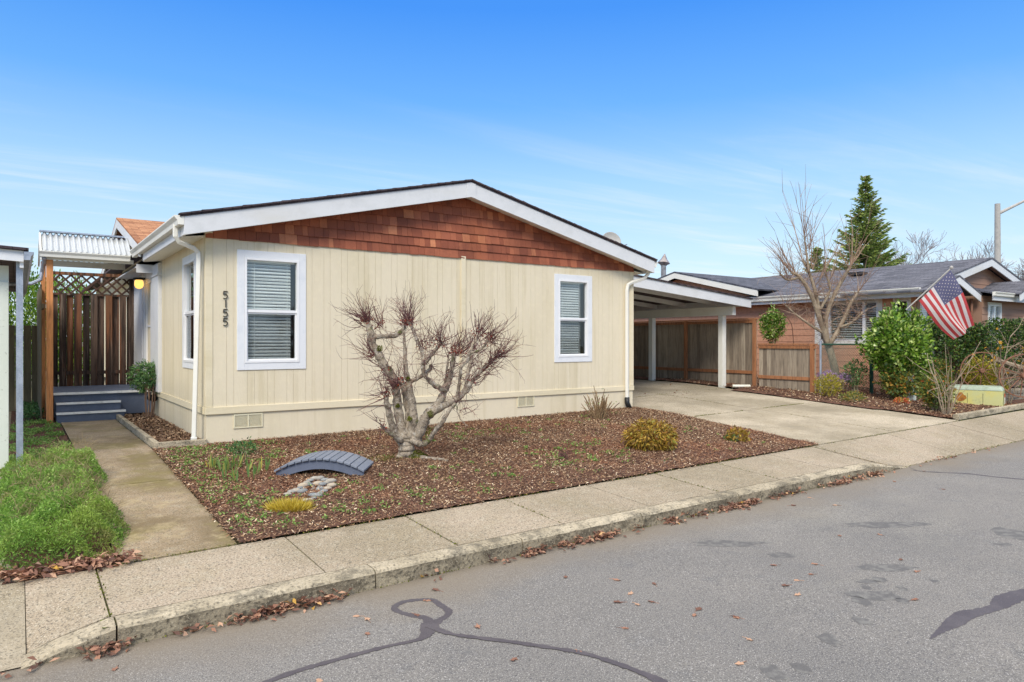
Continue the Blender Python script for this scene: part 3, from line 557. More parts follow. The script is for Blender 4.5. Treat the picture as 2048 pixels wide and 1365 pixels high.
m = MB(); m.box(WX-.09, WX+.014, -.016, .1, .57, WT); m.build('corner_board', MT['cream2'], home, bevel=.003)
m = MB(); m.box(4.46, 4.56, -.03, -.001, .57, WT); m.build('batten', MT['cream2'], home, bevel=.003)
m = MB(); m.box(-.02, 4.9, -.028, .08, .46, .568); m.box(4.902, WX+.02, -.026, .08, .463, .566); m.box(-.026, .0, .082, 4.9, .46, .568); m.build('belly_band', MT['cream2'], home, bevel=.004)
m = MB(); m.box(.0, WX, .004, .1, -.15, .46); m.box(0.004, .1, .1, 5.3, -.15, .46); m.box(WX-.1, WX-.004, .1, DEP, -.15, .46); m.build('skirting', MT['cream'], home)
# left side wall
WL = (.62, 1.74, 1.12, 2.98); WE = (5.0, 5.86, .9, 2.9)
m = MB(); siding(m, FL, .105, 3.9, .57, 3.14, [ins(WL)], .2); m.box(.0, .1, 3.9, DEP, .4, 3.4)
m.prism([(.0, 3.8, 3.14), (.0, 11.2, 3.14), (0, 7.5, 4.25)], (.1, 0, 0)); m.build('wall', MT['cream'], home)
m = MB(); m.box(WX-.1, WX, .1, DEP, .46, 3.3); m.box(.1, WX-.1, DEP-.1, DEP, -.1, 3.3); m.build('wall', MT['cream'], home)
m = MB(); m.box(.1, WX-.1, .13, DEP-.1, 3.3, 3.32); m.box(.1, WX-.1, .13, DEP-.1, .4, .42); m.build('ceiling', MT['dark'], home)
w = window(home, FF, *W1, label='left front window with pale trim and half-lit blinds'); w = window(home, FF, *W2, open_=.06, label='right front window, narrower in view')
window(home, FL, *WL, trim=.1, label='side window behind the downspout', blind=False)
window(home, FL, *WE, trim=.06, blind=False, glass='glass2', mt=MT['vinyl'], label='tall porch window')
m = MB(); m.box(-.07, -.001, 3.92, 4.88, .56, 3.1); m.box(-.09, -.001, 3.9, 4.9, 2.86, 2.9); m.box(-.05, -.001, 5.87, 7.55, .56, 3.1); m.box(-.07, -.05, 6.05, 6.12, .56, 3.05); m.box(-.045, -.001, 4.9, 5.0, .56, 3.1); m.box(-.045, -.001, 5.0, 5.86, 2.9, 3.1); m.box(-.045, -.001, 5.0, 5.86, .56, .9)
m.build('porch_panel', MT['white'], home, bevel=.004)
# foundation vents
for (a, b_, z_) in ((.393, .83, .225), (5.777, 6.19, .26)):
    m = MB(); frame4(m, FF, a, b_, z_, z_+.215, .02, -.01, .014); fbox(m, FF, (a+b_)/2-.01, (a+b_)/2+.01, z_+.02, z_+.195, -.01, .012)
    k = z_+.03
    while k < z_+.19: fbox(m, FF, a+.02, b_-.02, k, k+.006, -.004, .006); k += .014
    m.build('foundation_vent', MT['beige'], home)
# cedar shingles on the gable
m = MB(); z = WT-.035; row = 0
while z < 4.3:
    x = .0-random.uniform(0, .1); e = z+.178
    while x < WX:
        w_ = random.choice([.09, .11, .13, .15, .17, .2]); x0, x1 = max(x, -.012), min(x+w_-.004, WX+.012); x += w_
        if x1-x0 < .02: continue
        u = lambda q: rt(q)-.215
        for (s0, s1) in ([(x0, x1)] if not x0 < MID < x1 else [(x0, MID), (MID, x1)]):
            t0, t1 = min(e, u(s0)), min(e, u(s1)); dz = random.uniform(-.006, .004)
            if t0 <= z+.006 and t1 <= z+.006: continue
            t0, t1 = max(t0, z+.002), max(t1, z+.002); y0, y1 = -.030+random.uniform(-.003, .002), -.006
            m.hexa([(s0, y0, z+dz), (s1, y0, z+dz), (s1, .006, z+dz), (s0, .006, z+dz), (s0, y1, t0), (s1, y1, t1), (s1, .006, t1), (s0, .006, t0)], 0, random.random())
    z += .158; row += 1
m.build('cedar_shingles', MT['cedar'], home)
# roof
m = MB()
for sgn, xa, xb in ((-1, -.42, MID), (1, WX+.42, MID)):
    pts = [(xa, rt(xa)+.0), (xb, rt(xb)+.0), (xb, rt(xb)+.045), (xa, rt(xa)+.045)]
    m.prism([(x, -.34, z) for x, z in pts], (0, DEP+.7, 0))
    y = -.34
    n_ = 34
    for k in range(n_):                     # ragged shingle butts along the rake edge
        a = lerp(xa, xb, k/n_); b_ = lerp(xa, xb, (k+1)/n_); lo, hi = (a, b_) if a < b_ else (b_, a)
        m.hexa([(lo, -.365, rt(lo)+.028), (hi, -.365, rt(hi)+.028), (hi, -.2, rt(hi)+.028), (lo, -.2, rt(lo)+.028), (lo, -.365, rt(lo)+.05+random.uniform(0, .012)), (hi, -.365, rt(hi)+.05), (hi, -.2, rt(hi)+.05), (lo, -.2, rt(lo)+.06)])
roof = m.build('roof', MT['roof'], home)
m = MB()
for xa, xb in ((-.36, MID-.0), (MID+.0, WX+.36)):
    m.prism([(xa, -.325, rt(xa)-.27), (xb, -.325, rt(xb)-.27-.0), (xb, -.325, rt(xb)-.001), (xa, -.325, rt(xa)-.001)], (0, .04, 0))
m.prism([(MID-.1, -.335, rt(MID-.1)-.27), (MID, -.335, rt(MID)-.272), (MID+.1, -.335, rt(MID+.1)-.27), (MID+.1, -.335, rt(MID+.1)-.002), (MID, -.335, rt(MID)-.002), (MID-.1, -.335, rt(MID-.1)-.002)], (0, .009, 0))
m.box(-.36, -.325, -.284, 3.75, 3.1, rt(-.36)-.002); m.box(WX+.325, WX+.36, -.284, DEP, 3.1, rt(-.36)-.002)
m.build('fascia', MT['white'], roof, bevel=.004)
m = MB()
for xa, xb in ((-.325, MID), (MID, WX+.325)):
    m.prism([(xa, -.285, rt(xa)-.215), (xb, -.285, rt(xb)-.215), (xb, -.285, rt(xb)-.2), (xa, -.285, rt(xa)-.2)], (0, .3, 0))
m.hexa([(-.33, .016, 3.10), (-.001, .016, 3.14), (-.001, 3.9, 3.14), (-.33, 3.9, 3.10), (-.33, .016, 3.12), (-.001, .016, 3.16), (-.001, 3.9, 3.16), (-.33, 3.9, 3.12)])
m.hexa([(WX+.33, .016, 3.10), (WX+.001, .016, 3.14), (WX+.001, DEP, 3.14), (WX+.33, DEP, 3.10), (WX+.33, .016, 3.12), (WX+.001, .016, 3.16), (WX+.001, DEP, 3.16), (WX+.33, DEP, 3.12)])
m.build('soffit', MT['offwhite'], roof)
gutter(home, (-.362, -.32, 3.37), (-.362, 4.55, 3.37), (-1, 0, 0), MT['offwhite'], .13, .13)
gutter(home, (WX+.362, -.3, 3.36), (WX+.362, 9, 3.36), (1, 0, 0), MT['offwhite'], .13, .13)
# cross gable over the entry, tan shingles
def cg(y): return 4.43-.28*abs(y-7.5)
m = MB()
for ya, yb in ((3.7, 7.5), (11.3, 7.5)):
    m.prism([(-.42, ya, cg(ya)), (-.42, yb, cg(yb)), (-.42, yb, cg(yb)+.04), (-.42, ya, cg(ya)+.04)], (5.0, 0, 0))
cr = m.build('roof', MT['roofb'], home); cr['label'] = 'tan shingled cross gable roof over the entry'
m = MB()
for ya, yb in ((3.75, 7.5), (7.5, 11.25)):
    m.prism([(-.42, ya, cg(ya)-.2), (-.42, yb, cg(yb)-.2), (-.42, yb, cg(yb)-.002), (-.42, ya, cg(ya)-.002)], (.035, 0, 0))
m.box(-.36, 0, 4.6, 4.64, 2.95, 3.12); m.box(-.38, -.001, 4.64, 11.2, 3.05, 3.07)
m.build('fascia', MT['white'], cr)
# downspouts
m = MB(); m.tube([(-.43, -.04, 3.27), (-.43, -.04, 3.1), (-.38, -.01, 3.03), (-.16, .06, 2.96), (-.09, .08, 2.9), (-.085, .085, 2.8), (-.15, .1, .12)], .045, 4, tw=math.pi/4)
m.tube([(-.152, .1, .13), (-.155, .1, -.02)], .056, 4, tw=math.pi/4)
m.build('downspout', MT['offwhite'], home, bevel=.01)
m = MB(); m.tube([(WX+.3, -.18, 3.25), (WX+.3, -.18, 3.08), (WX+.22, -.14, 2.98), (WX-.1, -.08, 2.88), (WX-.22, -.075, 2.82), (WX-.25, -.072, 2.7), (WX-.25, -.072, .3)], .046, 4, tw=math.pi/4)
dsp = m.build('downspout', MT['offwhite'], home, bevel=.01)
m = MB(); m.tube([(WX-.25, -.072, .32), (WX-.25, -.075, .2), (WX-.22, -.12, .08)], .056, 10); m.build('drain_boot', MT['black'], dsp, smooth=True)
# house number 5155
def stroke(mb, F, pts, w):
    pts = [Vector((a, b_, 0)) for a, b_ in pts]; n = len(pts)
    L_, R_ = [], []
    for i, p in enumerate(pts):
        d = (pts[min(i+1, n-1)]-pts[max(i-1, 0)]).normalized(); q = Vector((-d.y, d.x, 0))*w/2; L_.append(p+q); R_.append(p-q)
    for i in range(n-1):
        mb.hexa([F(L_[i].x, L_[i].y, .012), F(L_[i+1].x, L_[i+1].y, .012), F(R_[i+1].x, R_[i+1].y, .012), F(R_[i].x, R_[i].y, .012), F(L_[i].x, L_[i].y, .028), F(L_[i+1].x, L_[i+1].y, .028), F(R_[i+1].x, R_[i+1].y, .028), F(R_[i].x, R_[i].y, .028)])
D5 = [(.055, .118), (.0, .118), (-.005, .065)]; D5b = [(-.005, .065)]+[(.018+.036*math.cos(math.radians(a)), .038+.036*math.sin(math.radians(a))) for a in range(110, -150, -20)]
num = None
for k, ch in enumerate('5155'):
    bz = 2.215-.137*k; fx = .245
    Fk = fr((fx, 0, bz), (1, 0, 0), (0, -1, 0)); m = MB()
    if ch == '5': stroke(m, Fk, [(.058, .112), (.0, .112)], .010); stroke(m, Fk, [(.001, .114), (-.004, .062)], .009); stroke(m, Fk, [(-.004, .06), (.008, .070)]+D5b[2:], .010)
    else: stroke(m, Fk, [(.03, .116), (.03, .004)], .011)
    if num is None: num = m.build('house_number', MT['black'], home)
    else: m.build('digit', MT['black'], num)
# faucet by the corner, dish
dp_ = P(1222, 484, 16.3); dx_, dy_, dz_ = dp_.x-8.75, dp_.y-.75, dp_.z-3.86
d = thing('satellite_dish', (dp_.x, dp_.y, 3.5), 'grey satellite dish on the roof edge above the carport', 'satellite dish')
m = MB(); m.lathe((dp_.x, dp_.y, dp_.z), [(.02, -.04), (.12, -.03), (.2, 0), (.235, .03), (.24, .035), (.23, .03), (.19, .005), (.1, -.02), (.01, -.028)], 28, axis=(-.35, -.9, .3)); m.build('reflector', MT['dish'], d, smooth=True)
m = MB(); m.tube([(dp_.x, dp_.y+.1, 3.3), (dp_.x, dp_.y+.1, 3.7), (dp_.x, dp_.y+.03, dp_.z)], .02); m.tube([(dp_.x, dp_.y, 3.72), (dp_.x+.2, dp_.y-.33, 3.82)], .012); m.build('mast', MT['galv'], d)
# ------------------------------------------------------------------ carport
cp = thing('carport', (11.9, 6, .2), 'white open carport with sloping roof on square posts beside the cream house', 'carport')
ct = lambda x: lerp(3.28, 2.76, (x-9.0)/5.85)
m = MB(); m.prism([(9.0, 1.05, ct(9)), (14.87, 1.05, ct(14.87)), (14.87, 1.05, ct(14.87)+.04), (9.0, 1.05, ct(9)+.04)], (0, 10.2, 0)); cro = m.build('roof', MT['roof'], cp)
m = MB(); m.prism([(9.0, 1.08, ct(9)-.27), (14.83, 1.08, ct(14.83)-.24), (14.83, 1.08, ct(14.83)-.001), (9.0, 1.08, ct(9)-.001)], (0, .045, 0)); m.box(14.79, 14.83, 1.126, 11.2, ct(14.83)-.2, ct(14.83)-.002); m.build('fascia', MT['white'], cro, bevel=.004)
m = MB()
for k in range(8):
    y = 2.2+k*1.22; m.prism([(9.02, y, ct(9)-.16), (14.78, y, ct(14.78)-.14), (14.78, y, ct(14.78)-.012), (9.02, y, ct(9)-.012)], (0, .04, 0))
m.box(9.02, 14.7, 1.13, 11.1, 2.0, 2.001) if False else None
m.build('rafters', MT['bluewhite'], cro)
m = MB(); m.box(14.28, 14.42, 1.3, 11.1, 2.31, 2.56); m.build('beam', MT['offwhite'], cp, bevel=.004)
for y in (1.72, 4.45, 7.4, 10.4):
    zz = g(14.35, y); m = MB(); m.box(14.27, 14.43, y-.08, y+.08, zz-.05, 2.31); m.build('post', MT['offwhite'], cp, bevel=.006)
m = MB(); a = G(1465, 777); a.z += .06; b_ = G(1500, 777); b_.z += .06; m.tube([a, b_], .045, 10); dp = m.build('drain_pipe', MT['pipe'], smooth=False); tag(dp, 'short white drain pipe lying at the foot of the front carport post', 'pipe')
# ------------------------------------------------------------------ fences by the driveway
def privacy(X, y0, y1, zt, posts, name, label, zr=None):
    t = thing(name, (X, (y0+y1)/2, g(X, y0)), label, 'fence'); m = MB(); y = y0
    while y < y1-.02:
        w_ = random.uniform(.125, .15); e = min(y+w_, y1); zb = g(X, y)+.03
        m.box(X-.009+random.uniform(-.003, .003), X+.01, y+.002, e-.002, zb, zt-.06+random.uniform(-.01, .01)); y = e
    m.build('boards', MT['greywood'], t)
    m = MB(); m.box(X-.05, X-.0105, y0, y1, zt-.14, zt-.05); m.box(X-.07, X+.05, y0-.02, y1, zt-.04, zt+.0)
    zl = g(X, (y0+y1)/2)+.3; m.box(X-.045, X-.0105, y0, y1, zl, zl+.09); m.build('rail', MT['rail'], t)
    for p in posts: m = MB(); m.box(X-.09, X-.011, p-.045, p+.045, g(X, p)-.05, zt-.041); m.build('post', MT['rail'], t)
    return t
privacy(15.2, 1.15, 13, 2.24, (1.2, 3.75, 6.2, 8.7, 11.2), 'wooden_fence', 'tall weathered grey board fence with orange rails behind the carport')
privacy(15.2, -.68, 1.08, 1.5, (-.6,), 'wooden_fence', 'low weathered board fence section between carport and chain link')
# chain link
cl = thing('chain_link_fence', (16.5, -1.3, .2), 'chain link fence with green post in front of the bare yard tree', 'fence')
A = Vector((15.25, -.78, 0)); B = Vector((16.7, -1.4, 0)); C_ = Vector((18.1, -1.75, 0))
m = MB(); zb = g(A.x, A.y); m.tube([(A.x, A.y, zb-.1), (A.x, A.y, 1.58)], .03, 10); m.build('post', MT['galv'], cl)
m = MB(); m.tube([(B.x, B.y, .1), (B.x, B.y, 1.55)], .045, 8); m.box(B.x-.05, B.x+.05, B.y-.03, B.y+.03, .1, 1.4); m.build('post', MT['postgreen'], cl)
m = MB()
for a, b_ in ((A, B), (B, C_)): m.tube([(a.x, a.y, 1.48), (b_.x, b_.y, 1.48)], .02, 8)
m.build('rail', MT['postgreen'], cl)
m = MB()
for a, b_ in ((A, B), (B, C_)):
    L_ = (b_-a).length; d_ = (b_-a)/L_; H = 1.22; s = .075; u = -H
    while u < L_:
        for sg in (0, 1):
            u0, u1 = max(u, 0), min(u+H, L_)
            if u1 > u0:
                h0, h1 = (u0-u), (u1-u)
                if sg: h0, h1 = H-h0, H-h1
                p, q = a+d_*u0, a+d_*u1; m.tube([(p.x, p.y, .25+h0), (q.x, q.y, .25+h1)], .0045, 3, cap=False)
        u += s
m.build('chain_link_mesh', MT['mesh'], cl)
# ------------------------------------------------------------------ neighbour house on the right
NX = 18.2; nb = thing('mobile_home', (22.5, 6, .2), 'brown lap sided house with grey shingle roof beyond the driveway', 'house')
def nr(x): return 4.12-.245*abs(x-22.35)
FN = fr((NX, 0, 0), (0, 1, 0), (-1, 0, 0)); FNF = fr((0, -1.9, 0), (1, 0, 0), (0, -1, 0))
B1 = (-.95, 1.15, 1.45, 2.88); B2 = (-1.75, -1.25, 1.4, 2.8); B3 = (18.35, 19.25, 1.1, 2.75)
m = MB(); laps(m, FN, -1.88, 16, .15, 2.95, [ins(B1, .08), ins(B2, .08)]); m.build('wall', MT['brown'], nb)
m = MB(); laps(m, FNF, NX, 26.4, .15, 2.95, [ins(B3, .08)]); z = 2.95
while z < 4.0:
    hw = (4.12-.12-z)/.245
    e = min(z+.2, 4.02); hw2 = max((4.12-.12-e)/.245, .02)
    xl = max(22.35-hw, NX); xr = min(22.35+hw, 26.5); m.hexa([(xl, -1.922, z), (xr, -1.922, z), (xr, -1.8, z), (xl, -1.8, z), (22.35-hw2, -1.908, e), (22.35+hw2, -1.908, e), (22.35+hw2, -1.8, e), (22.35-hw2, -1.8, e)]); z += .2
m.box(26.3, 26.4, -1.8, 16, .1, 3); m.box(NX, 26.4, 15.9, 16, .1, 3); m.build('wall', MT['brown2'], nb)
m = MB()
for xa in (17.75, 26.95):
    m.prism([(xa, -2.25, nr(xa)), (22.35, -2.25, nr(22.35)), (22.35, -2.25, nr(22.35)+.05), (xa, -2.25, nr(xa)+.05)], (0, 18.6, 0))
nroof = m.build('roof', MT['roofn'], nb)
m = MB(); m.box(17.78, 17.82, -2.2, 2.9, 2.78, nr(17.78)-.004); m.box(17.78, 17.82, 2.9, 16, 2.78, nr(17.78)-.004)
for xa, xb in ((17.78, 22.35), (22.35, 26.9)): m.prism([(xa, -2.235, nr(xa)-.22), (xb, -2.235, nr(xb)-.22), (xb, -2.235, nr(xb)-.002), (xa, -2.235, nr(xa)-.002)], (0, .035, 0))
m.build('fascia', MT['white'], nroof)
m = MB(); m.box(17.825, NX-.024, -2.19, 16, 2.8, 2.82)
for xa, xb in ((17.83, 22.35), (22.35, 26.9)): m.prism([(xa, -2.2, nr(xa)-.06), (xb, -2.2, nr(xb)-.06), (xb, -2.2, nr(xb)-.05), (xa, -2.2, nr(xa)-.05)], (0, .29, 0))
m.build('soffit', MT['brown2'], nroof)
gutter(nb, (17.778, -2.2, 3.03), (17.778, 16, 3.03), (-1, 0, 0), MT['offwhite'], .15, .13)
def ng(y): return 4.1-.24*abs(y-6.35)      # cross gable toward the drive
m = MB()
for ya in (2.75, 9.95): m.prism([(17.55, ya, ng(ya)), (17.55, 6.35, ng(6.35)), (17.55, 6.35, ng(6.35)+.05), (17.55, ya, ng(ya)+.05)], (4.8, 0, 0))
nr2 = m.build('roof', MT['roofbx'], nb)
m = MB()
for ya, yb in ((2.8, 6.35), (6.35, 9.9)): m.prism([(17.56, ya, ng(ya)-.2), (17.56, yb, ng(yb)-.2), (17.56, yb, ng(yb)-.002), (17.56, ya, ng(ya)-.002)], (.035, 0, 0))
m.build('fascia', MT['offwhite'], nr2)
m = MB(); m.prism([(17.95, 3.0, 3.0), (17.95, 9.7, 3.0), (17.95, 6.35, 3.95)], (.12, 0, 0)); m.build('gable_wall', MT['brown'], nb)
# small front gables
def sgable(x0, x1, yf, yb, zl, zp, wall, hole=None, zb=.15):
    mx_ = (x0+x1)/2; s = (zp-zl)/(mx_-x0)
    m = MB()
    for xa in (x0-.0, x1+.0): m.prism([(xa, yf-.3, zl), (mx_, yf-.3, zp), (mx_, yf-.3, zp+.045), (xa, yf-.3, zl+.045)], (0, yb-yf+.3, 0))
    ro = m.build('roof', MT['roofn'], nb); m = MB()
    for xa, xb, za, zb_ in ((x0+.02, mx_, zl, zp), (mx_, x1-.02, zp, zl)): m.prism([(xa, yf-.29, za-.2), (xb, yf-.29, zb_-.2), (xb, yf-.29, zb_-.002), (xa, yf-.29, za-.002)], (0, .035, 0))
    m.build('fascia', MT['white'], ro)
    m = MB(); m.prism([(x0+.35, yf, zl-.05), (x1-.35, yf, zl-.05), (mx_, yf, zp-.1)], (0, .1, 0))
    if wall: laps(m, fr((0, yf, 0), (1, 0, 0), (0, -1, 0)), x0+.35, x1-.35, zb, zl-.05, hole or [])
    m.build('wall', MT['brown2'], nb); return ro
sgable(17.6, 20.5, -2.35, 0, 2.9, 3.36, False)
H4 = (21.0, 22.0, 1.35, 2.72)
m = MB(); laps(m, fr((0, -2.6, 0), (1, 0, 0), (0, -1, 0)), 20.6, 25.5, .15, 2.9, [ins(H4, .08)]); m.box(20.6, 20.7, -2.5, -1.9, .15, 2.9); m.build('wall', MT['brown2'], nb)
m = MB(); m.prism([(20.5, -2.95, 2.92), (20.5, -2.95, 2.97), (20.5, -1.6, 3.3), (20.5, -1.6, 3.25)], (5, 0, 0)); m.build('roof', MT['roofbx'], nb)
m = MB(); m.box(20.5, 25.5, -2.95, -2.91, 2.74, 2.92); m.build('fascia', MT['white'], nb)
gutter(nb, (20.4, -2.952, 2.98), (21.8, -2.952, 2.98), (0, -1, 0), MT['offwhite'], .11, .1)
sgable(21.75, 24.7, -2.9, -1.2, 2.95, 3.4, False)
window(nb, FN, *B1, trim=.13, ob=.3, mid=False, blind=True, mt=MT['offwhite'], vert=[.42, 1.5], label='wide three part window beside the bare tree')
window(nb, FN, *B2, trim=.07, blind=False, mt=MT['offwhite'], glass='glass2')
window(nb, FNF, *B3, trim=.07, blind=True, mt=MT['offwhite'])
window(nb, fr((0, -2.6, 0), (1, 0, 0), (0, -1, 0)), *H4, trim=.07, blind=True, mid=False, vert=[.4], mt=MT['offwhite'])
for q_ in ((20.3, -2.45), (18.12, 2.7)): m = MB(); m.tube([(q_[0], q_[1], 2.8), (q_[0], q_[1], .3)], .045, 4); m.build('downspout', MT['rust'], nb)
m = MB(); m.box(20.5, 20.95, .9, 1.35, nr(20.7)+.05, nr(20.7)+.17); m.build('roof_vent', MT['dark'], nroof, bevel=.02)
p = P(1327, 520, 29.5); m = MB(); m.tube([(p.x, p.y, 3.4), (p.x, p.y, 4.78)], .11, 16); ch = m.build('chimney', MT['steel'], nroof, smooth=False)
m = MB(); m.lathe((p.x, p.y, 4.78), [(.14, 0), (.15, .03), (.27, .10), (.14, .26), (.02, .5)], 10, axis=(.16, .0, 1)); m.tube([(p.x, p.y, 4.7), (p.x, p.y, 5.0)], .05); m.build('cap', MT['steel'], ch)
# ------------------------------------------------------------------ entry: awning, deck, lattice fence, lamp
aw = thing('entry_awning', (-1.2, 5.3, 0), 'white corrugated entry awning with gutter on cedar posts', 'awning')
for sg in (-1, 1):
    m = MB(); m.sheet(lambda u, v: Vector((lerp(-1.93, -.42, u), 5.35+sg*.74*v, 3.70-.44*v+.03*math.sin(lerp(-1.93, -.42, u)*2*math.pi/.095))), 150, 3)
    m.build('roof_sheet', MT['corr'], aw, smooth=True, solid=.003)
m = MB(); m.beam((-1.96, 5.35, 3.735), (-.5, 5.35, 3.735), .12, .03); m.build('ridge_cap', MT['galv'], aw)
m = MB()
for sg in (-1, 1):
    m.prism([(-1.97, 5.35, 3.71), (-1.97, 5.35+sg*.76, 3.26), (-1.97, 5.35+sg*.76, 3.10), (-1.97, 5.35, 3.55)], (.03, 0, 0))
m.box(-1.9, -.4, 6.04, 6.08, 3.12, 3.24); m.box(-1.9, -.4, 4.7, 4.74, 3.12, 3.2); m.build('fascia', MT['offwhite'], aw)
gutter(aw, (-1.97, 4.64, 3.27), (-.48, 4.64, 3.27), (0, -1, 0), MT['offwhite'], .11, .11)
m = MB(); m.tube([(-1.9, 4.62, 3.15), (-1.9, 4.72, 3.1), (-1.93, 4.9, 2.9), (-1.95, 4.9, 2.75), (-2.1, 4.9, 2.66), (-3.2, 4.9, 2.6)], .035, 8); m.build('downspout', MT['galv'], aw)
m = MB(); m.box(-1.865, -1.755, 4.72, 4.83, -.05, 3.18); m.build('post', MT['cedarpost'], aw, bevel=.006)
m = MB(); m.box(-1.925, -1.84, 5.95, 6.04, -.05, 3.2); m.build('post', MT['cedarpost'], aw, bevel=.006)
dk = thing('entry_deck', (-.85, 6, 0), 'blue grey painted entry deck with two white edged steps', 'deck')
m = MB(); m.box(-1.72, -.001, 5.27, 7.6, .06, .515)
for k in range(16): m.box(-1.73, .0, 5.22+k*.148, 5.22+k*.148+.14, .517, .54)
m.build('platform', MT['deck'], dk)
m = MB(); m.box(-1.7, -.6, 4.98, 5.268, .0, .335); m.box(-1.7, -.6, 4.95, 5.268, .337, .36); m.build('step', MT['deck'], dk)
m = MB(); m.box(-1.7, -.56, 4.7, 4.978, -.03, .165); m.box(-1.71, -.54, 4.67, 4.978, .167, .19); m.build('step', MT['deck'], dk)
m = MB(); m.box(-1.735, .0, 5.206, 5.217, .5, .546); m.box(-1.70, -.6, 4.939, 4.948, .325, .364); m.box(-1.71, -.54, 4.659, 4.668, .155, .194); m.box(-1.735, 0, 5.217, 5.25, .541, .544); m.box(-1.7, -.6, 4.948, 4.985, .361, .364); m.box(-1.71, -.54, 4.668, 4.705, .191, .194); m.build('white_edging', MT['deckline'], dk)
lf = thing('lattice_fence', (-.8, 7.7, .5), 'dark weathered board fence with diamond lattice top behind the deck', 'fence')
m = MB(); x = -1.7; k = 0
while x < -.02:
    w_ = random.uniform(.13, .16); yy = 7.66 if k % 2 else 7.72; m.box(x, x+w_, yy, yy+.02, .5, 2.64+random.uniform(-.01, .01)); x += w_+(.006 if k % 3 else .022); k += 1
m.build('boards', MT['oldwood'], lf)
m = MB(); m.box(-1.72, .02, 7.67, 7.71, 2.62, 2.67); m.box(-1.75, .02, 7.64, 7.72, 3.08, 3.15); m.box(-.14, -.02, 7.62, 7.66, .5, 3.1); m.box(-1.7, 0, 7.685, 7.715, .8, .88); m.build('rail', MT['oldwood'], lf)
m = MB(); H = .42; u = -1.72-H
while u < 0:
    for sg in (0, 1):
        u0, u1 = max(u, -1.72), min(u+H, -.12)
        if u1 > u0+.01:
            h0, h1 = u0-u, u1-u
            if sg: h0, h1 = H-h0, H-h1
            m.beam((u0, 7.66+.012*sg, 2.665+h0), (u1, 7.66+.012*sg, 2.665+h1), .01, .042)
    u += .205
m.build('lattice', MT['lattice'], lf)
sf = thing('side_fence', (-1.93, 6.2, 0), 'grey board side fence running back from the cedar post', 'fence')
m = MB(); y = 4.95
while y < 8.2: m.box(-1.95, -1.93, y, y+.135, .02, 2.66); y += .142
m.build('boards', MT['mosswood'], sf); m = MB(); m.box(-1.928, -1.89, 4.9, 8.2, 2.2, 2.29); m.build('rail', MT['mosswood'], sf)
bf = thing('back_fence', (-3.2, 7.9, 0), 'dark grey board fence at the left behind the metal post', 'fence')
m = MB(); x = -4.6
while x < -1.97: m.box(x, x+.14, 7.9, 7.92, .0, 1.92+random.uniform(-.02, .02)); x += .15
m.build('boards', MT['mosswood'], bf); m = MB(); m.box(-4.6, -1.97, 7.925, 7.96, 1.6, 1.69); m.build('rail', MT['mosswood'], bf)
m = MB(); m.box(-2.32, -2.22, 11.5, 11.6, 0, 2.62); m.box(-2.36, -2.18, 11.46, 11.64, 2.62, 2.68); vf = m.build('vinyl_fence', MT['vinyl']); tag(vf, 'white vinyl fence post showing past the board fence', 'fence')
lp = thing('porch_lamp', (-.1, 5.95, 2.9), 'glowing amber globe lamp on a black mount by the entry', 'lamp')
m = MB(); m.lathe((-.17, 5.75, 2.80), [(.02, -.1), (.065, -.08), (.09, -.03), (.09, .03), (.08, .08), (.06, .09)], 20); m.build('globe', MT['globe'], lp, smooth=True)
m = MB(); m.lathe((-.17, 5.75, 2.89), [(.11, 0), (.12, .02), (.11, .045), (.02, .05)], 18); m.beam((-.17, 5.75, 2.93), (-.05, 5.75, 2.93), .04, .03); m.build('mount', MT['black'], lp)
fl = thing('flood_light', (-.1, 4.5, 0), 'small black spot light on a stake at the deck corner', 'light')
m = MB(); m.tube([(-.06, 4.75, .0), (-.06, 4.75, .42)], .014); m.build('stake', MT['black'], fl); m = MB(); m.lathe((-.12, 4.62, .42), [(.03, 0), (.065, .03), (.07, .17), (.08, .2), (.06, .2)], 14, axis=(.25, -.95, .02)); m.tube([(-.06, 4.75, .42), (-.12, 4.62, .42)], .015); m.build('lamp_head', MT['black'], fl)
m = MB()
for a, b_ in (((-.67, 4.7), (-.67, .02)), ((-.71, -.02), (.0, -.04))):
    m.beam((a[0], a[1], g(a[0], a[1])+.05), (b_[0], b_[1], g(b_[0], b_[1])+.05), .075, .11)
ed = m.build('bed_edging', MT['kerb'], bevel=.01); tag(ed, 'cream concrete edging strip between the entry path and house', 'edging')
# ------------------------------------------------------------------ left neighbour carport corner
lc = thing('neighbour_carport', (-3.2, 0, 0), 'pale green carport corner with white column and metal post', 'carport')
m = MB(); m.box(-2.62, -2.40, -.6, -.42, 0, 2.3); m.box(-4.5, -2.40, -.58, -.44, 2.2, 2.5); m.build('column', MT['pale'], lc, bevel=.004)
m = MB(); m.prism([(-5, -.9, 2.78), (-2.25, -.9, 2.66), (-2.25, -.9, 2.53), (-5, -.9, 2.66)], (0, .04, 0)); m.box(-2.29, -2.25, -.86, 9, 2.46, 2.65); m.build('fascia', MT['bluewhite'], lc)
m = MB(); m.prism([(-5, -.95, 2.79), (-2.2, -.95, 2.665), (-2.2, -.95, 2.695), (-5, -.95, 2.82)], (0, 9, 0)); m.build('roof', MT['roof'], lc)
gutter(lc, (-2.248, -.93, 2.65), (-2.248, 8, 2.65), (1, 0, 0), MT['galv'], .1, .1)
m = MB(); m.box(-2.325, -2.255, -.78, -.71, .02, 2.56); m.box(-2.40, -2.18, -.84, -.66, -.04, .03); m.build('metal_post', MT['galv'], lc)
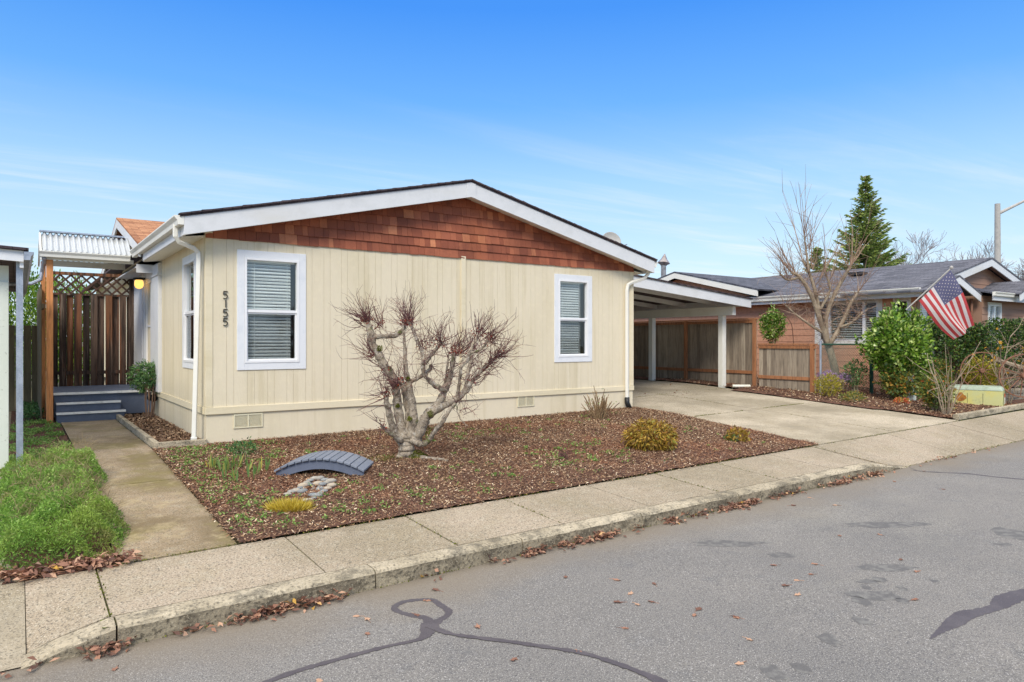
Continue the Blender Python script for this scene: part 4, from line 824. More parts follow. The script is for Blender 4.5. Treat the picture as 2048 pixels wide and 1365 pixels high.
# ------------------------------------------------------------------ street lamp
p = P(1995, 408, 34); sl = thing('street_lamp', (p.x, p.y, .2), 'tall pale concrete street lamp pole rising behind the brown house', 'street lamp')
m = MB(); m.tube([(p.x, p.y, .1), (p.x, p.y, p.z)], [.17, .12], 14); m.build('pole', MT['poleconc'], sl); q = P(2090, 382, 34)
m = MB(); m.tube([(p.x, p.y, p.z-.5), tuple(q)], [.08, .045], 10); m.build('arm', MT['poleconc'], sl); m = MB(); m.lathe(q, [(.02, -.1), (.15, -.08), (.17, .05), (.05, .14)], 14); m.build('lamp_head', MT['galv'], sl)
# ------------------------------------------------------------------ bridge, river stones
a_ = G(550, 953); b_ = G(726, 957); ang = math.atan2(b_.y-a_.y, b_.x-a_.x); BL = (b_-a_).length; bd = Vector((math.cos(ang), math.sin(ang), 0)); bn = Vector((-bd.y, bd.x, 0)); BW = .62
br = thing('garden_bridge', (a_+b_)/2, 'small arched grey wooden garden bridge on the bark mulch', 'garden bridge'); zb = max(a_.z, b_.z)-.01
arc = lambda s: .155*(1-(2*s-1)**2)
for side in (.03, BW-.05):
    m = MB(); n = 20; pts = []
    for k in range(n+1): s = k/n; pts.append((s, .06+arc(s)))
    for k in range(n, -1, -1): s = k/n; pts.append((s, max(0, arc(s)*1.0-.055+.02*(1-abs(2*s-1)))))
    bot = [(k/n, max(.0, arc(k/n)-.06)) for k in range(n+1)]; top = [(k/n, .055+arc(k/n)) for k in range(n+1)]
    for k in range(n):
        q = lambda s, z, o: Vector((a_.x, a_.y, zb))+bd*(s*BL)+bn*(side+o)+Vector((0, 0, z))
        m.hexa([q(*bot[k], 0), q(*bot[k+1], 0), q(*bot[k+1], .035), q(*bot[k], .035), q(*top[k], 0), q(*top[k+1], 0), q(*top[k+1], .035), q(*top[k], .035)])
    m.build('stringer', MT['bridgeside'], br)
m = MB(); N_ = 13
for k in range(N_):
    s0, s1 = (k+.06)/N_, (k+.94)/N_; q = lambda s, z, o: Vector((a_.x, a_.y, zb))+bd*(lerp(-.015, BL+.015, s))+bn*o+Vector((0, 0, z+arc(s)))
    m.hexa([q(s0, .058, -.01), q(s1, .058, -.01), q(s1, .058, BW), q(s0, .058, BW), q(s0, .082, -.01), q(s1, .082, -.01), q(s1, .082, BW), q(s0, .082, BW)])
m.build('planks', MT['bridge'], br, bevel=.003)
ring = [(575, 990), (583, 985), (592, 983), (600, 977), (606, 972), (613, 967), (620, 962), (630, 958), (640, 958), (650, 961), (662, 963), (664, 972), (655, 978), (648, 984), (640, 988), (634, 993), (628, 998), (620, 1001), (611, 1003), (636, 968), (645, 970), (652, 967), (626, 992), (605, 984), (618, 970), (640, 979)]
# smooth pebble built from a squashed displaced sphere
def pebble(c0, r, fl=.55):
    m = MB(); vs = []; fs = []; nu, nv = 10, 6; ph = random.random()*6
    for j in range(nv+1):
        th = math.pi*j/nv
        for i in range(nu):
            a = 2*math.pi*i/nu; d = 1+.12*math.sin(2*a+ph)+.08*math.sin(3*th+ph)
            vs.append((c0[0]+r*d*math.sin(th)*math.cos(a)*1.15, c0[1]+r*d*math.sin(th)*math.sin(a)*.85, c0[2]+r*fl*math.cos(th)))
    fs = [(j*nu+i, j*nu+(i+1) % nu, (j+1)*nu+(i+1) % nu, (j+1)*nu+i) for j in range(nv) for i in range(nu)]
    return m.add(vs, fs)
for k, (x, y) in enumerate(ring+[(random.uniform(585, 655), 0) for _ in range(0)]):
    p = G(x, y, .03); o = pebble((p.x, p.y, p.z+.005), random.uniform(.032, .062)).build('river_stone', MT['stone'], smooth=True)
    tag(o, 'rounded river stone in the ring in front of the bridge', 'stone', 'river stones ringed in front of the bridge')
pb = MB()
for k in range(90):
    x, y = random.uniform(596, 648), random.uniform(966, 996); p = G(x, y, .02)
    if abs((x-622)/30-(980-y)/22) < .9: s = pebble((p.x, p.y, p.z), random.uniform(.012, .025)); pb.add(s.v, s.f)
tag(pb.build('pebbles', MT['stone'], smooth=True), 'small pebbles inside the river stone ring', None, None, 'stuff')
# ------------------------------------------------------------------ utility box, edging timber, pavers, pedestal, wheels
p = G(1977, 822); p.x += .84; p.y += .0; ub = thing('utility_box', (p.x+.6, p.y+.4, p.z), 'faded green electrical utility box with rust stain and warning sticker', 'utility box'); th = math.radians(16)
U = Vector((math.cos(th), math.sin(th), 0)); Vv = Vector((-math.sin(th), math.cos(th), 0)); o = Vector((p.x, p.y, p.z))
FU = fr(o, -Vector((-Vv.x, -Vv.y, 0)), -U)      # long left-facing side along Vv
def rb_(mb, x0, x1, y0, y1, z0_, z1_, ins_=0):
    q = lambda a, b_, z: o+U*a+Vv*b_+Vector((0, 0, z)); mb.hexa([q(x0, y0, z0_), q(x1, y0, z0_), q(x1, y1, z0_), q(x0, y1, z0_), q(x0+ins_, y0+ins_, z1_), q(x1-ins_, y0+ins_, z1_), q(x1-ins_, y1-ins_, z1_), q(x0+ins_, y1-ins_, z1_)])
m = MB(); rb_(m, 0, .85, 0, 1.15, -.05, .42, .01); m.build('cabinet', MT['boxgreen'], ub, bevel=.01)
m = MB(); rb_(m, -.01, .87, -.01, 1.17, .415, .51, .05); m.build('lid', MT['boxtop'], ub, bevel=.03)
for q_ in ((-.0035, .002, .40, .405), (-.0035, .002, .72, .725), (.3, .305, -.004, .002)): m = MB(); rb_(m, *q_, .02, .35); m.build('seam', MT['dark'], ub)
m = MB(); n = 14; vs = []
for k in range(n): a = 2*math.pi*k/n; vs.append(o+U*-.002+Vv*(.86+.12*math.cos(a)*random.uniform(.75, 1.1))+Vector((0, 0, .22+(.15 if math.sin(a) > 0 else .09)*math.sin(a)*random.uniform(.6, 1.15))))
m.add(vs, [tuple(range(n))]); m.build('rust_stain', MT['rustpatch'], ub)
m = MB(); rb_(m, .55, .70, -.006, .002, .08, .24); m.build('warning_sticker', MT['sticker'], ub); m = MB(); rb_(m, .55, .70, -.007, .002, .242, .33); m.build('warning_sticker', MT['orange'], ub)
m = MB(); m.beam((13.9, -4.62, sb(14)+.06), (19.5, -4.62, sb(19)+.08), .12, .12); tb = m.build('edging_timber', MT['kerb'], bevel=.012); tag(tb, 'low concrete edging beam along the pavement by the utility box', 'edging')
m = MB()
for r_ in range(3):
    for k in range(7): x = 17.3+k*.42+.2*(r_ % 2); m.box(x, x+.4, -3.9+random.uniform(-.02, .02), -3.6, -.05+r_*.11, .055+r_*.11)
tag(m.build('paver_wall', MT['paver'], bevel=.015), 'low stacked paver retaining wall beside the utility box', 'retaining wall')
p = G(1822, 803); m = MB(); m.box(p.x-.09, p.x+.09, p.y-.09, p.y+.09, p.z-.05, p.z+.62); m.box(p.x-.1, p.x+.1, p.y-.1, p.y+.1, p.z+.62, p.z+.68); tag(m.build('utility_pedestal', MT['pale'], bevel=.01), 'pale green utility pedestal hidden among the rose bushes', 'utility pedestal')
def wheel(px, py, t, r, yaw, label):
    c0 = P(px, py, t); th_ = thing('wagon_wheel', (c0.x, c0.y, c0.z-r), label, 'wagon wheel', 'rusty wagon wheels by the hedge'); ax = Vector((math.cos(yaw), math.sin(yaw), 0)); e1 = Vector((-ax.y, ax.x, 0)); e2 = Vector((0, 0, 1))
    m = MB(); ns = 40
    ring_ = [c0+e1*math.cos(2*math.pi*k/ns)*r+e2*math.sin(2*math.pi*k/ns)*r for k in range(ns+1)]
    vs = []
    for k in range(ns):
        a = 2*math.pi*k/ns; dd = e1*math.cos(a)+e2*math.sin(a)
        for rr, w_ in ((r, -.025), (r, .025), (r-.028, .025), (r-.028, -.025)): vs.append(c0+dd*rr+ax*w_)
    m.add(vs, [(k*4+j, k*4+(j+1) % 4, ((k+1) % ns)*4+(j+1) % 4, ((k+1) % ns)*4+j) for k in range(ns) for j in range(4)]); m.build('rim', MT['rust'], th_)
    m = MB()
    for k in range(10): a = 2*math.pi*k/10+.2; m.tube([c0, c0+(e1*math.cos(a)+e2*math.sin(a))*(r-.03)], .012)
    m.build('spokes', MT['rust'], th_); m = MB(); m.lathe(c0-ax*.09, [(.05, 0), (.06, .03), (.06, .15), (.05, .18)], 12, axis=ax); m.build('hub', MT['rust'], th_)
wheel(2046, 752, 17.2, .54, math.radians(222), 'rusty iron wagon wheel at the right edge above the pavers')
wheel(1964, 742, 18.3, .5, math.radians(212), 'rusty wagon wheel half hidden by the yellow shrub and sapling')
m = MB(); m.tube([P(1995, 722, 18.6), P(2060, 742, 17.6)], .07, 8); m.tube([P(2000, 745, 18.6), P(2070, 752, 17.4)], .08, 8); tag(m.build('log', MT['barkt']), 'bare log lying behind the wagon wheels', 'log')
p = G(1753, 776); m = MB(); m.lathe((p.x+.3, p.y+.5, g(p.x, p.y)), [(.2, 0), (.25, .2), (.24, .4), (.2, .4)], 18); tag(m.build('barrel_planter', MT['rust']), 'brown half barrel planter behind the green fence post', 'planter')
# flag
fg = thing('flag', P(1818, 614, 17.6), 'united states flag on an angled pole in front of the brown house', 'flag')
a_, b_ = P(1812, 620, 17.75), P(1903, 536, 17.3); m = MB(); m.tube([a_, b_], .016, 10); m.lathe(b_, [(.01, -.03), (.04, -.02), (.045, .02), (.01, .05)], 12); m.build('flagpole', MT['poleconc'], fg)
HT, HB = P(1901, 541, 17.3), P(1838, 602, 17.62); FT, FB = P(1947, 651, 17.4), P(1912, 680, 17.75)
def fp(u, v, off=0):
    a = HT.lerp(HB, v); b_ = FT.lerp(FB, v); p = a.lerp(b_, u)
    p += Vector((RX, RY, 0))*(.05*math.sin(math.pi*u)*(.5-v)*2+.05*math.sin(math.pi*u)*v*-1)
    return p+Vector((-FX, -FY, 0))*(.09*u*math.sin(v*9+u*2.5)+.03*math.sin(u*6)+off)
m = MB(); NU = 40
for s in range(13):
    for i in range(NU):
        for h in range(3):
            u0, u1 = i/NU, (i+1)/NU; v0, v1 = (s+h/3)/13, (s+(h+1)/3)/13; mi = 2 if (s < 7 and i < 16) else (0 if s % 2 == 0 else 1)
            m.add([fp(u0, v0), fp(u1, v0), fp(u1, v1), fp(u0, v1)], [(0, 1, 2, 3)], mi)
for r_ in range(9):
    for k in range(6 if r_ % 2 == 0 else 5):
        u0 = (.4/12)*(1+2*k+(r_ % 2)); v0 = (7/13/10)*(r_+1); vs = []
        for sgn in (.006,):
            for q in range(10): a = math.pi*q/5; rr = .018 if q % 2 == 0 else .008; vs.append(fp(u0+rr*.62*math.sin(a), v0+rr*math.cos(a), sgn))
        m.add(vs, [tuple(range(10))], 1)
m.build('cloth', [MT['fred'], MT['fwhite'], MT['fblue']], fg, smooth=False)
# ------------------------------------------------------------------ vegetation helpers
def rv(s=1.): return Vector((random.gauss(0, s), random.gauss(0, s), random.gauss(0, s)))
def spline(pts, k=4):
    q = []
    for i in range(len(pts)-1):
        a = pts[max(i-1, 0)]; b_ = pts[i]; c_ = pts[i+1]; d_ = pts[min(i+2, len(pts)-1)]
        for j in range(k): f = j/k; q.append([.5*((2*b_[n])+(c_[n]-a[n])*f+(2*a[n]-5*b_[n]+4*c_[n]-d_[n])*f*f+(3*b_[n]-a[n]-3*c_[n]+d_[n])*f**3) for n in range(len(b_))])
    q.append(list(pts[-1])); return q
def twig(mb, p, d, L, r, bend=.25, n=5, up=.0, sides=4, fork=0):
    p = Vector(p); d = Vector(d).normalized(); pts = [p.copy()]; tips = []
    cv = rv(bend)
    for k in range(n):
        d = (d+cv/n+rv(bend*.25)+Vector((0, 0, up/n))).normalized(); p = p+d*L/n; pts.append(p.copy())
        if fork and k >= 1 and random.random() < fork:
            tips += twig(mb, p, d+rv(.5), L*random.uniform(.25, .5), r*.6, bend, 3, up, 3, 0)
    mb.tube(pts, [lerp(r, r*.3, k/n) for k in range(n+1)], sides, cap=False); tips.append((p, d)); return tips
RMIN = .0
def grow(mb, p, d, L, r, lvl, tw, spread=.6, up=.25, kids=(3, 4), tips=None):
    p = Vector(p); d = Vector(d).normalized(); n = 4; pts = [p.copy()]; rr = [r]; nd = []
    for k in range(n):
        d = (d+rv(.13)+Vector((0, 0, up*.15))).normalized(); p = p+d*L/n; pts.append(p.copy()); rr.append(max(lerp(r, r*.6, (k+1)/n), RMIN)); nd.append((p.copy(), d.copy(), rr[-1]))
    (mb if r > .02+RMIN else tw).tube(pts, rr, 6 if r > .03 else 3, cap=False)
    if lvl == 0:
        if tips is not None: tips.append((p, d))
        return
    for i in range(random.randint(*kids)):
        q, dd, r2 = nd[min(n-1, 1+int(random.random()*3))] if i else nd[-1]
        s = rv(1); s = (s-dd*s.dot(dd)).normalized(); grow(mb, q, dd+s*spread*random.uniform(.6, 1.2), L*random.uniform(.6, .85), r2*random.uniform(.55, .75), lvl-1, tw, spread, up, kids, tips)
def blob(n, c0, rad, shell=.55, lump=.25, seed=0, zmin=None):
    """points spread through a lumpy ellipsoid, denser toward the outside"""
    D = unit(RNG.normal(size=(n, 3))); rr = (RNG.random(n)**(1/3))*(1-shell)+shell; rr = np.where(RNG.random(n) < .3, RNG.random(n)**.5, rr)
    ph = RNG.random(9)*6.28+seed
    lm = 1+lump*(np.sin(D[:,0]*5+ph[0])*np.sin(D[:,1]*5+ph[1])+.6*np.sin(D[:,2]*7+ph[2])*np.sin(D[:,0]*8+ph[3])+.4*np.sin(D[:,1]*13+ph[4])*np.sin(D[:,2]*12+ph[5]))
    Q = D*(rr*lm*(1+RNG.normal(0, .05, n)))[:, None]; pts = Q*np.array(rad)+np.array(c0)
    if zmin is not None: k = pts[:, 2] > zmin; pts, D, Q = pts[k], D[k], Q[k]
    return pts, D
def bush(name, base, rad, hz, n, ls, m, label, cat='shrub', group=None, stems=8, stemh=None, shell=.55, lump=.22, lw=.5, upb=.3, parts=True, sm=None):
    base = Vector(base); t = thing(name, base, label, cat, group); c0 = (base.x, base.y, base.z+hz)
    pts, D = blob(n, c0, rad, shell, lump, random.random()*9, base.z+.01); k = len(pts)
    dr = D*.8+RNG.normal(size=(k, 3))*.7+np.array([0, 0, upb]); nr_ = D+RNG.normal(size=(k, 3))*.7
    leaves('foliage', pts, dr, RNG.uniform(.6, 1.3, k)*ls, RNG.uniform(.7, 1.2, k)*ls*lw, m, t, None, nr_, fold=.12)
    mb = MB()
    for i in range(stems):
        a = random.random()*6.28; q = random.random(); e = Vector((base.x+math.cos(a)*rad[0]*.6*q, base.y+math.sin(a)*rad[1]*.6*q, base.z+(stemh or hz)))
        s = Vector((base.x+math.cos(a)*.06, base.y+math.sin(a)*.06, base.z-.03)); mid = s.lerp(e, .5)+rv(.03); mb.tube([s, mid, e], [.014, .011, .006], 5)
    mb.build('stem', sm or MT['barkt'], t); return t
# ------------------------------------------------------------------ pruned maple in front of the house
tb_ = G(814, 917); SCL = .002022*(tb_-Vector((CX, CY, CZ))).dot(Vector((FX, FY, 0)))/10.1
maple = thing('pollarded_tree', tb_, 'bare pollarded maple with pale gnarled limbs in front of the cream wall', 'tree')
def LP(zx, zy, dep=0): return Vector((tb_.x, tb_.y, tb_.z))+Vector((RX, RY, 0))*((zx-625)*SCL)+Vector((FX, FY, 0))*dep+Vector((0, 0, (1290-zy)*SCL))
limbs = [
 [(632, 1330, 88, 0), (628, 1290, 80, 0), (622, 1240, 68, 0), (618, 1190, 62, 0), (625, 1140, 58, 0)],
 [(600, 1180, 44, 0), (545, 1110, 34, -.05), (518, 1010, 27, -.12), (500, 900, 24, -.18), (488, 840, 18, -.2)],
 [(600, 1150, 46, 0), (572, 1040, 40, .02), (553, 900, 37, .04), (542, 800, 34, .03), (515, 700, 36, .0), (468, 625, 35, -.05), (428, 545, 34, -.08), (385, 475, 33, -.08), (368, 400, 30, -.05), (352, 340, 24, 0), (335, 300, 14, .02)],
 [(378, 412, 22, -.05), (450, 413, 18, -.02), (530, 408, 20, .08), (578, 370, 17, .14), (600, 320, 15, .18), (612, 290, 9, .2)],
 [(545, 760, 20, .0), (580, 742, 15, -.1), (604, 732, 14, -.16)],
 [(640, 1150, 46, 0), (640, 1020, 38, .08), (612, 880, 31, .14), (583, 790, 22, .2), (568, 715, 12, .24)],
 [(655, 1150, 44, 0), (676, 980, 34, -.06), (656, 830, 31, -.08), (632, 710, 22, -.06), (614, 600, 18, -.02), (606, 480, 14, .02), (598, 400, 10, .06), (588, 320, 7, .08)],
 [(650, 740, 22, -.05), (700, 715, 16, -.1), (745, 690, 16, -.12), (790, 650, 17, -.1), (805, 615, 10, -.1)],
 [(690, 1150, 46, 0), (735, 1060, 44, -.04), (778, 970, 40, -.06), (845, 905, 31, -.03), (885, 830, 29, .02), (925, 730, 23, .08), (948, 610, 19, .12), (955, 530, 16, .14)],
 [(905, 800, 22, .02), (860, 780, 21, -.1), (810, 740, 18, -.18), (768, 685, 17, -.24), (756, 615, 17, -.27), (762, 570, 15, -.27), (738, 490, 13, -.24), (700, 410, 12, -.2), (672, 350, 12, -.16), (650, 315, 13, -.14)],
 [(772, 602, 16, -.27), (826, 535, 15, -.32), (868, 485, 14, -.34), (888, 458, 15, -.35)],
 [(880, 810, 14, .03), (900, 710, 10, .12), (908, 600, 8, .2), (915, 530, 6, .22)],
 [(785, 975, 38, -.05), (870, 925, 27, -.1), (970, 870, 27, -.14), (1050, 800, 25, -.14), (1090, 735, 20, -.1), (1150, 672, 17, -.06), (1220, 600, 16, 0), (1292, 543, 12, .05)],
 [(1055, 800, 22, -.14), (1062, 690, 16, 0), (1080, 600, 14, .1), (1088, 515, 9, .16)],
 [(985, 860, 18, -.14), (1010, 740, 13, -.24), (1026, 630, 14, -.28), (1072, 575, 15, -.25), (1090, 500, 14, -.2), (1130, 430, 14, -.16), (1155, 385, 9, -.14)],
 [(1085, 530, 10, -.22), (1160, 510, 9, -.3), (1215, 440, 10, -.34)],
 [(655, 1140, 28, -.05), (700, 1168, 25, -.12), (768, 1168, 23, -.2), (828, 1095, 19, -.26), (898, 1005, 18, -.3), (940, 930, 15, -.3), (990, 882, 11, -.3)],
 [(990, 885, 7, -.3), (1005, 950, 5, -.33), (1040, 1010, 4, -.36), (1075, 1035, 2, -.38)],
 [(600, 1160, 22, -.08), (540, 1110, 16, -.22), (500, 1060, 13, -.32), (470, 1035, 10, -.36)],
 [(650, 1285, 40, .0), (760, 1285, 22, -.1), (860, 1286, 15, -.16), (930, 1290, 8, -.2)],
 [(615, 1290, 46, 0), (560, 1296, 30, -.1), (530, 1305, 14, -.16)]]
mb = MB(); nodes = []
for li, L_ in enumerate(limbs):
    pts = [tuple(LP(a, b_, d))+(r_*SCL,) for a, b_, r_, d in L_]; q = spline(pts, 5)
    P3 = []; R3 = []
    for k, e in enumerate(q):
        rr = e[3]*(1+.10*math.sin(k*1.7+li)+random.uniform(-.05, .05)); P3.append(Vector(e[:3])+rv(.004)); R3.append(rr*.88)
        nodes.append((P3[-1], rr, li))
    mb.tube(P3, R3, 12)
trunk = mb.build('trunk', MT['barkw'], maple, smooth=True)
mb = MB(); tips = []
hub = [(340, 290, 34, 0), (310, 320, 12, 0), (380, 540, 24, -.08), (600, 315, 26, .18), (650, 310, 24, -.14), (560, 750, 14, -.1), (490, 820, 16, -.2), (888, 460, 22, -.35), (958, 520, 26, .14), (1150, 400, 26, -.14), (1215, 440, 20, -.34), (1288, 548, 26, .05), (1225, 600, 16, 0), (480, 1040, 8, -.36), (1095, 730, 12, -.1), (800, 480, 8, -.2), (1010, 530, 14, .1), (440, 335, 14, -.03), (470, 640, 14, -.05), (1180, 650, 12, -.04), (590, 735, 10, -.16), (1085, 520, 14, .16), (740, 500, 8, -.24), (930, 700, 8, .1), (1040, 930, 4, -.34)]
cen = LP(720, 800)
for (zx, zy, n, dep) in hub:
    c0 = LP(zx, zy, dep)
    for k in range(int(n*1.35)):
        out = (c0-cen); out.z *= .6; d = out.normalized()*.75+rv(.55)+Vector((0, 0, .45)); tips += twig(mb, c0+rv(.04), d, random.uniform(.16, .46), random.uniform(.0036, .0062), .5, 5, .35, 4, .28)
for k in range(600):
    p, rr, li = random.choice(nodes)
    if rr > .055 or p.z < tb_.z+.75: continue
    out = (p-cen); out.z = 0; d = out.normalized()*.5+rv(.7)+Vector((0, 0, .1)); tips += twig(mb, p, d, random.uniform(.15, .5), random.uniform(.0034, .0052), .7, 5, .25, 3, .25)
mb.build('twigs', MT['twig'], maple)
lp_ = []
for (zx, zy, n, dep) in hub:
    for k in range(int(n*2.2)): lp_.append(LP(zx, zy, dep)+Vector((random.gauss(0, .05), random.gauss(0, .05), random.gauss(.01, .035))))
lp_ = np.array([tuple(v) for v in lp_]); n = len(lp_); leaves('dried_leaves', lp_, RNG.normal(size=(n, 3)), RNG.uniform(.02, .045, n), RNG.uniform(.012, .025, n), MT['redleaf'], maple)
ms = []
for k in range(900):
    a = random.random()*6.28; q = random.random(); ms.append((tb_.x+.1+math.cos(a)*.17*q**.5, tb_.y-.08+math.sin(a)*.14*q**.5, tb_.z+.02+random.random()*.10*(1-q)))
for k in range(700): ms.append((tb_.x-.35+random.gauss(0, .16), tb_.y+.05+random.gauss(0, .12), bedn(tb_.x, tb_.y)+.012))
bm_ = []
for zx, zy, dp2, rr2 in ((440, 500, -.08, .035), (505, 655, -.02, .03), (640, 715, -.08, .022), (655, 1000, -.08, .03), (690, 1020, -.04, .03), (800, 962, -.1, .04), (770, 1090, .05, .05), (560, 910, 0, .025)):
    for k in range(220): v = rv(1).normalized()*rr2*random.uniform(.7, 1.3); bm_.append(tuple(LP(zx, zy, dp2)+v+Vector((-FX, -FY, 0))*.03))
bm_ = np.array(bm_); leaves('moss', bm_, RNG.normal(size=(len(bm_), 3)), .018, .012, MT['mossy'], maple)
ms = np.array(ms); o = leaves('moss_patch', ms, RNG.normal(size=(len(ms), 3))+np.array([0, 0, .8]), .02, .012, MT['mossy']); tag(o, 'green moss on the ground round the maple base', None, None, 'stuff')
# ------------------------------------------------------------------ plants in the front bed
p = G(1198, 838); t = thing('bare_shrub', p, 'cut back bare stemmed shrub against the right of the cream wall', 'shrub'); mb = MB()
for k in range(46):
    a = random.random()*6.28; q = random.random()**.6; mb_ = Vector((p.x+math.cos(a)*.1*q, p.y+math.sin(a)*.1*q, p.z-.02)); d = Vector((math.cos(a)*.55*q, math.sin(a)*.55*q, 1))
    pts = [mb_]; d.normalize(); L_ = random.uniform(.35, .72)*(1-.25*q)
    for s in range(5): d = (d+rv(.1)).normalized(); pts.append(pts[-1]+d*L_/5); 
    mb.tube(pts, [.014, .012, .011, .010, .008, .006], 6)
    if random.random() < .6: mb.tube([pts[3], pts[3]+(d+rv(.5)).normalized()*.12], [.007, .004], 5)
mb.build('stem', MT['stemd'], t)
ll = np.array([tuple(p+Vector((random.gauss(0, .18), random.gauss(0, .15), random.uniform(.2, .6)))) for _ in range(26)]); leaves('foliage', ll, RNG.normal(size=(26, 3)), .035, .02, MT['lf_weed'], t)
bush('golden_shrub', G(1302, 898), (.40, .38, .245), .19, 3400, .08, MT['lf_brown'], 'rounded bronze and yellow leaved shrub in the bark mulch', lw=.32, upb=-.7, shell=.62, lump=.12)
bush('small_shrub', G(1475, 884), (.17, .16, .13), .1, 420, .06, MT['lf_brown'], 'small bronze green shrub near the driveway edge', lw=.45, upb=-.1, stems=5)
ps = G(1468, 884); n = 60; leaves('leafy_weed', np.array([tuple(ps+Vector((random.gauss(0, .05), random.gauss(0, .05), random.uniform(.01, .1)))) for _ in range(n)]), RNG.normal(size=(n, 3))+np.array([0, 0, .5]), .06, .035, MT['lf_nand'], None); tag(bpy.data.objects['leafy_weed'], 'bright green leaves growing at the foot of the small bronze shrub', 'plant')
bush('low_plant', G(485, 912), (.2, .16, .13), .08, 500, .045, MT['lf_nand'], 'low dark green plant at the foot of the wall near the left vent', lw=.5, stems=10)
p = G(1127, 921); mb = MB()
for k in range(60): a = random.random()*6.28; mb.tube([p+rv(.03), p+Vector((math.cos(a)*.16*random.random(), math.sin(a)*.14*random.random(), random.uniform(.06, .15)))], [.004, .002], 3)
tag(mb.build('dead_tuft', MT['twig']), 'small dead twiggy tuft in the middle of the bark mulch', 'plant')
# yellow grass clump
p = G(578, 1024); n = 1500; q = RNG.random(n)**.7; a = RNG.random(n)*6.283; mir = np.array([RX, RY]); mif = np.array([FX, FY])
xy = np.outer(np.cos(a)*q*.24, mir)+np.outer(np.sin(a)*q*.13, mif); pts = np.stack([p.x+xy[:, 0]*.75, p.y+xy[:, 1]*.75, np.full(n, p.z+.0)], 1)
d = np.stack([xy[:, 0]*3, xy[:, 1]*3, np.full(n, .75)], 1)+RNG.normal(size=(n, 3))*.28
o = leaves('yellow_grass', pts, d, RNG.uniform(.07, .17, n), .007, MT['lf_gold']); tag(o, 'clump of yellow ornamental grass in front of the river stones', 'plant')
# iris leaves
for k, (x, y, nn) in enumerate([(428, 940, 9), (445, 946, 10), (458, 945, 9), (470, 938, 9), (484, 938, 8), (506, 944, 8), (513, 952, 6), (452, 962, 5), (470, 966, 4), (500, 962, 5), (528, 945, 5)]):
    p = G(x, y); pts = np.array([tuple(p+Vector((random.gauss(0, .03), random.gauss(0, .03), 0))) for _ in range(nn)]); dd = RNG.normal(size=(nn, 3))*.18+np.array([0, 0, 1])
    o = leaves('iris', pts, dd, RNG.uniform(.12, .25, nn), .028, MT['lf_iris'], None, RNG.random(nn)); tag(o, 'short sword shaped iris leaves in the cluster near the house corner', 'plant', 'iris clumps near the house corner')
# weeds
W = []
def weeds(x0, x1, y0, y1, n, sp=.05, cl=10):
    for k in range(n):
        cx_, cy_ = random.uniform(x0, x1), random.uniform(y0, y1)
        if cx_ < -.68 or (cy_ < -4.6): continue
        r_ = random.uniform(.3, 1.3)*sp
        for q in range(int(cl*random.uniform(.5, 1.5))): W.append((cx_+random.gauss(0, r_), cy_+random.gauss(0, r_), 0))
weeds(-.66, -.1, -4.6, -.2, 120); weeds(-.5, .9, -1.6, -.15, 70); weeds(-.6, 1.6, -4.6, -3.2, 60); weeds(-.3, 8, -4.6, -.3, 120, .04); weeds(2.5, 5, -1.6, -.5, 50); weeds(3.4, 5.2, -3.9, -2.6, 35, .07, 16); weeds(1.4, 3, -4.3, -3, 20)
W = np.array([(x, y, bedn(x, y)+.01+random.random()*.02) for x, y, _ in W]); n = len(W)
o = leaves('weeds', W, RNG.normal(size=(n, 3))*np.array([1, 1, .4])+np.array([0, 0, .35]), RNG.uniform(.02, .045, n), RNG.uniform(.012, .022, n), MT['lf_weed']); tag(o, 'small green weeds sprouting through the bark mulch', None, None, 'stuff')
# nandina by the steps
p = Vector((-.19, 4.38, .04)); t = thing('nandina_shrub', p, 'green leafy shrub on bare stems beside the entry steps', 'shrub'); mb = MB()
for k in range(9):
    a = random.random()*6.28; e = p+Vector((math.cos(a)*.2, math.sin(a)*.2, .68)); s = p+Vector((math.cos(a)*.10, math.sin(a)*.10, -.02)); mb.tube([s, s.lerp(e, .5)+rv(.015), e], .0085, 6)
mb.build('stem', MT['twigt'], t); pts, D = blob(2600, (p.x, p.y, p.z+.82), (.30, .30, .28), .5, .22); n = len(pts)
leaves('foliage', pts, D*.6+RNG.normal(size=(n, 3))*.6+np.array([0, 0, -.25]), RNG.uniform(.045, .085, n), RNG.uniform(.018, .03, n), MT['lf_nand'], t, None, D+RNG.normal(size=(n, 3))*.5)
# feathery green ground cover in the left bed
def cover(n, x0, x1, y0, y1, hgt, hf, m, name, label, L=.05, W_=.012, dens=None):
    X = RNG.uniform(x0, x1, n); Y = RNG.uniform(y0, y1, n); hh = np.array([hf(x, y) for x, y in zip(X, Y)]); k = RNG.random(n) < np.clip(hh*2.5, 0, 1); X, Y, hh = X[k], Y[k], hh[k]; n = len(X)
    Z = np.array([g(x, y) for x, y in zip(X, Y)])+hh*hgt*RNG.random(n)**.35
    o = leaves(name, np.stack([X, Y, Z], 1), RNG.normal(size=(n, 3))+np.array([0, 0, .35]), RNG.uniform(.5, 1.4, n)*L, W_, m, None, np.clip(RNG.normal(.45, .22, n)+.25*(Z-Z.mean())/(Z.std()+.01)*.3, 0, 1)); tag(o, label, None, None, 'stuff'); return o
def hbed(x, y):
    e = min((x+2.5)/.1, (-1.5+.08*math.sin(y*3.1)-x)/.16, (y+4.6)/.15, 1.6); cl_ = .4+.4*math.sin(x*5+y*2.3+1)*math.sin(y*2.9-.7)+.34*math.sin(x*13+y*3)*math.sin(y*9.1-x*4)
    f = clamp(e)*clamp(.22+cl_*1.25, .06, 1.25)*(1 if y < -1.0 else clamp(.55-(y+1)*.35, .0, 1)); 
    return f
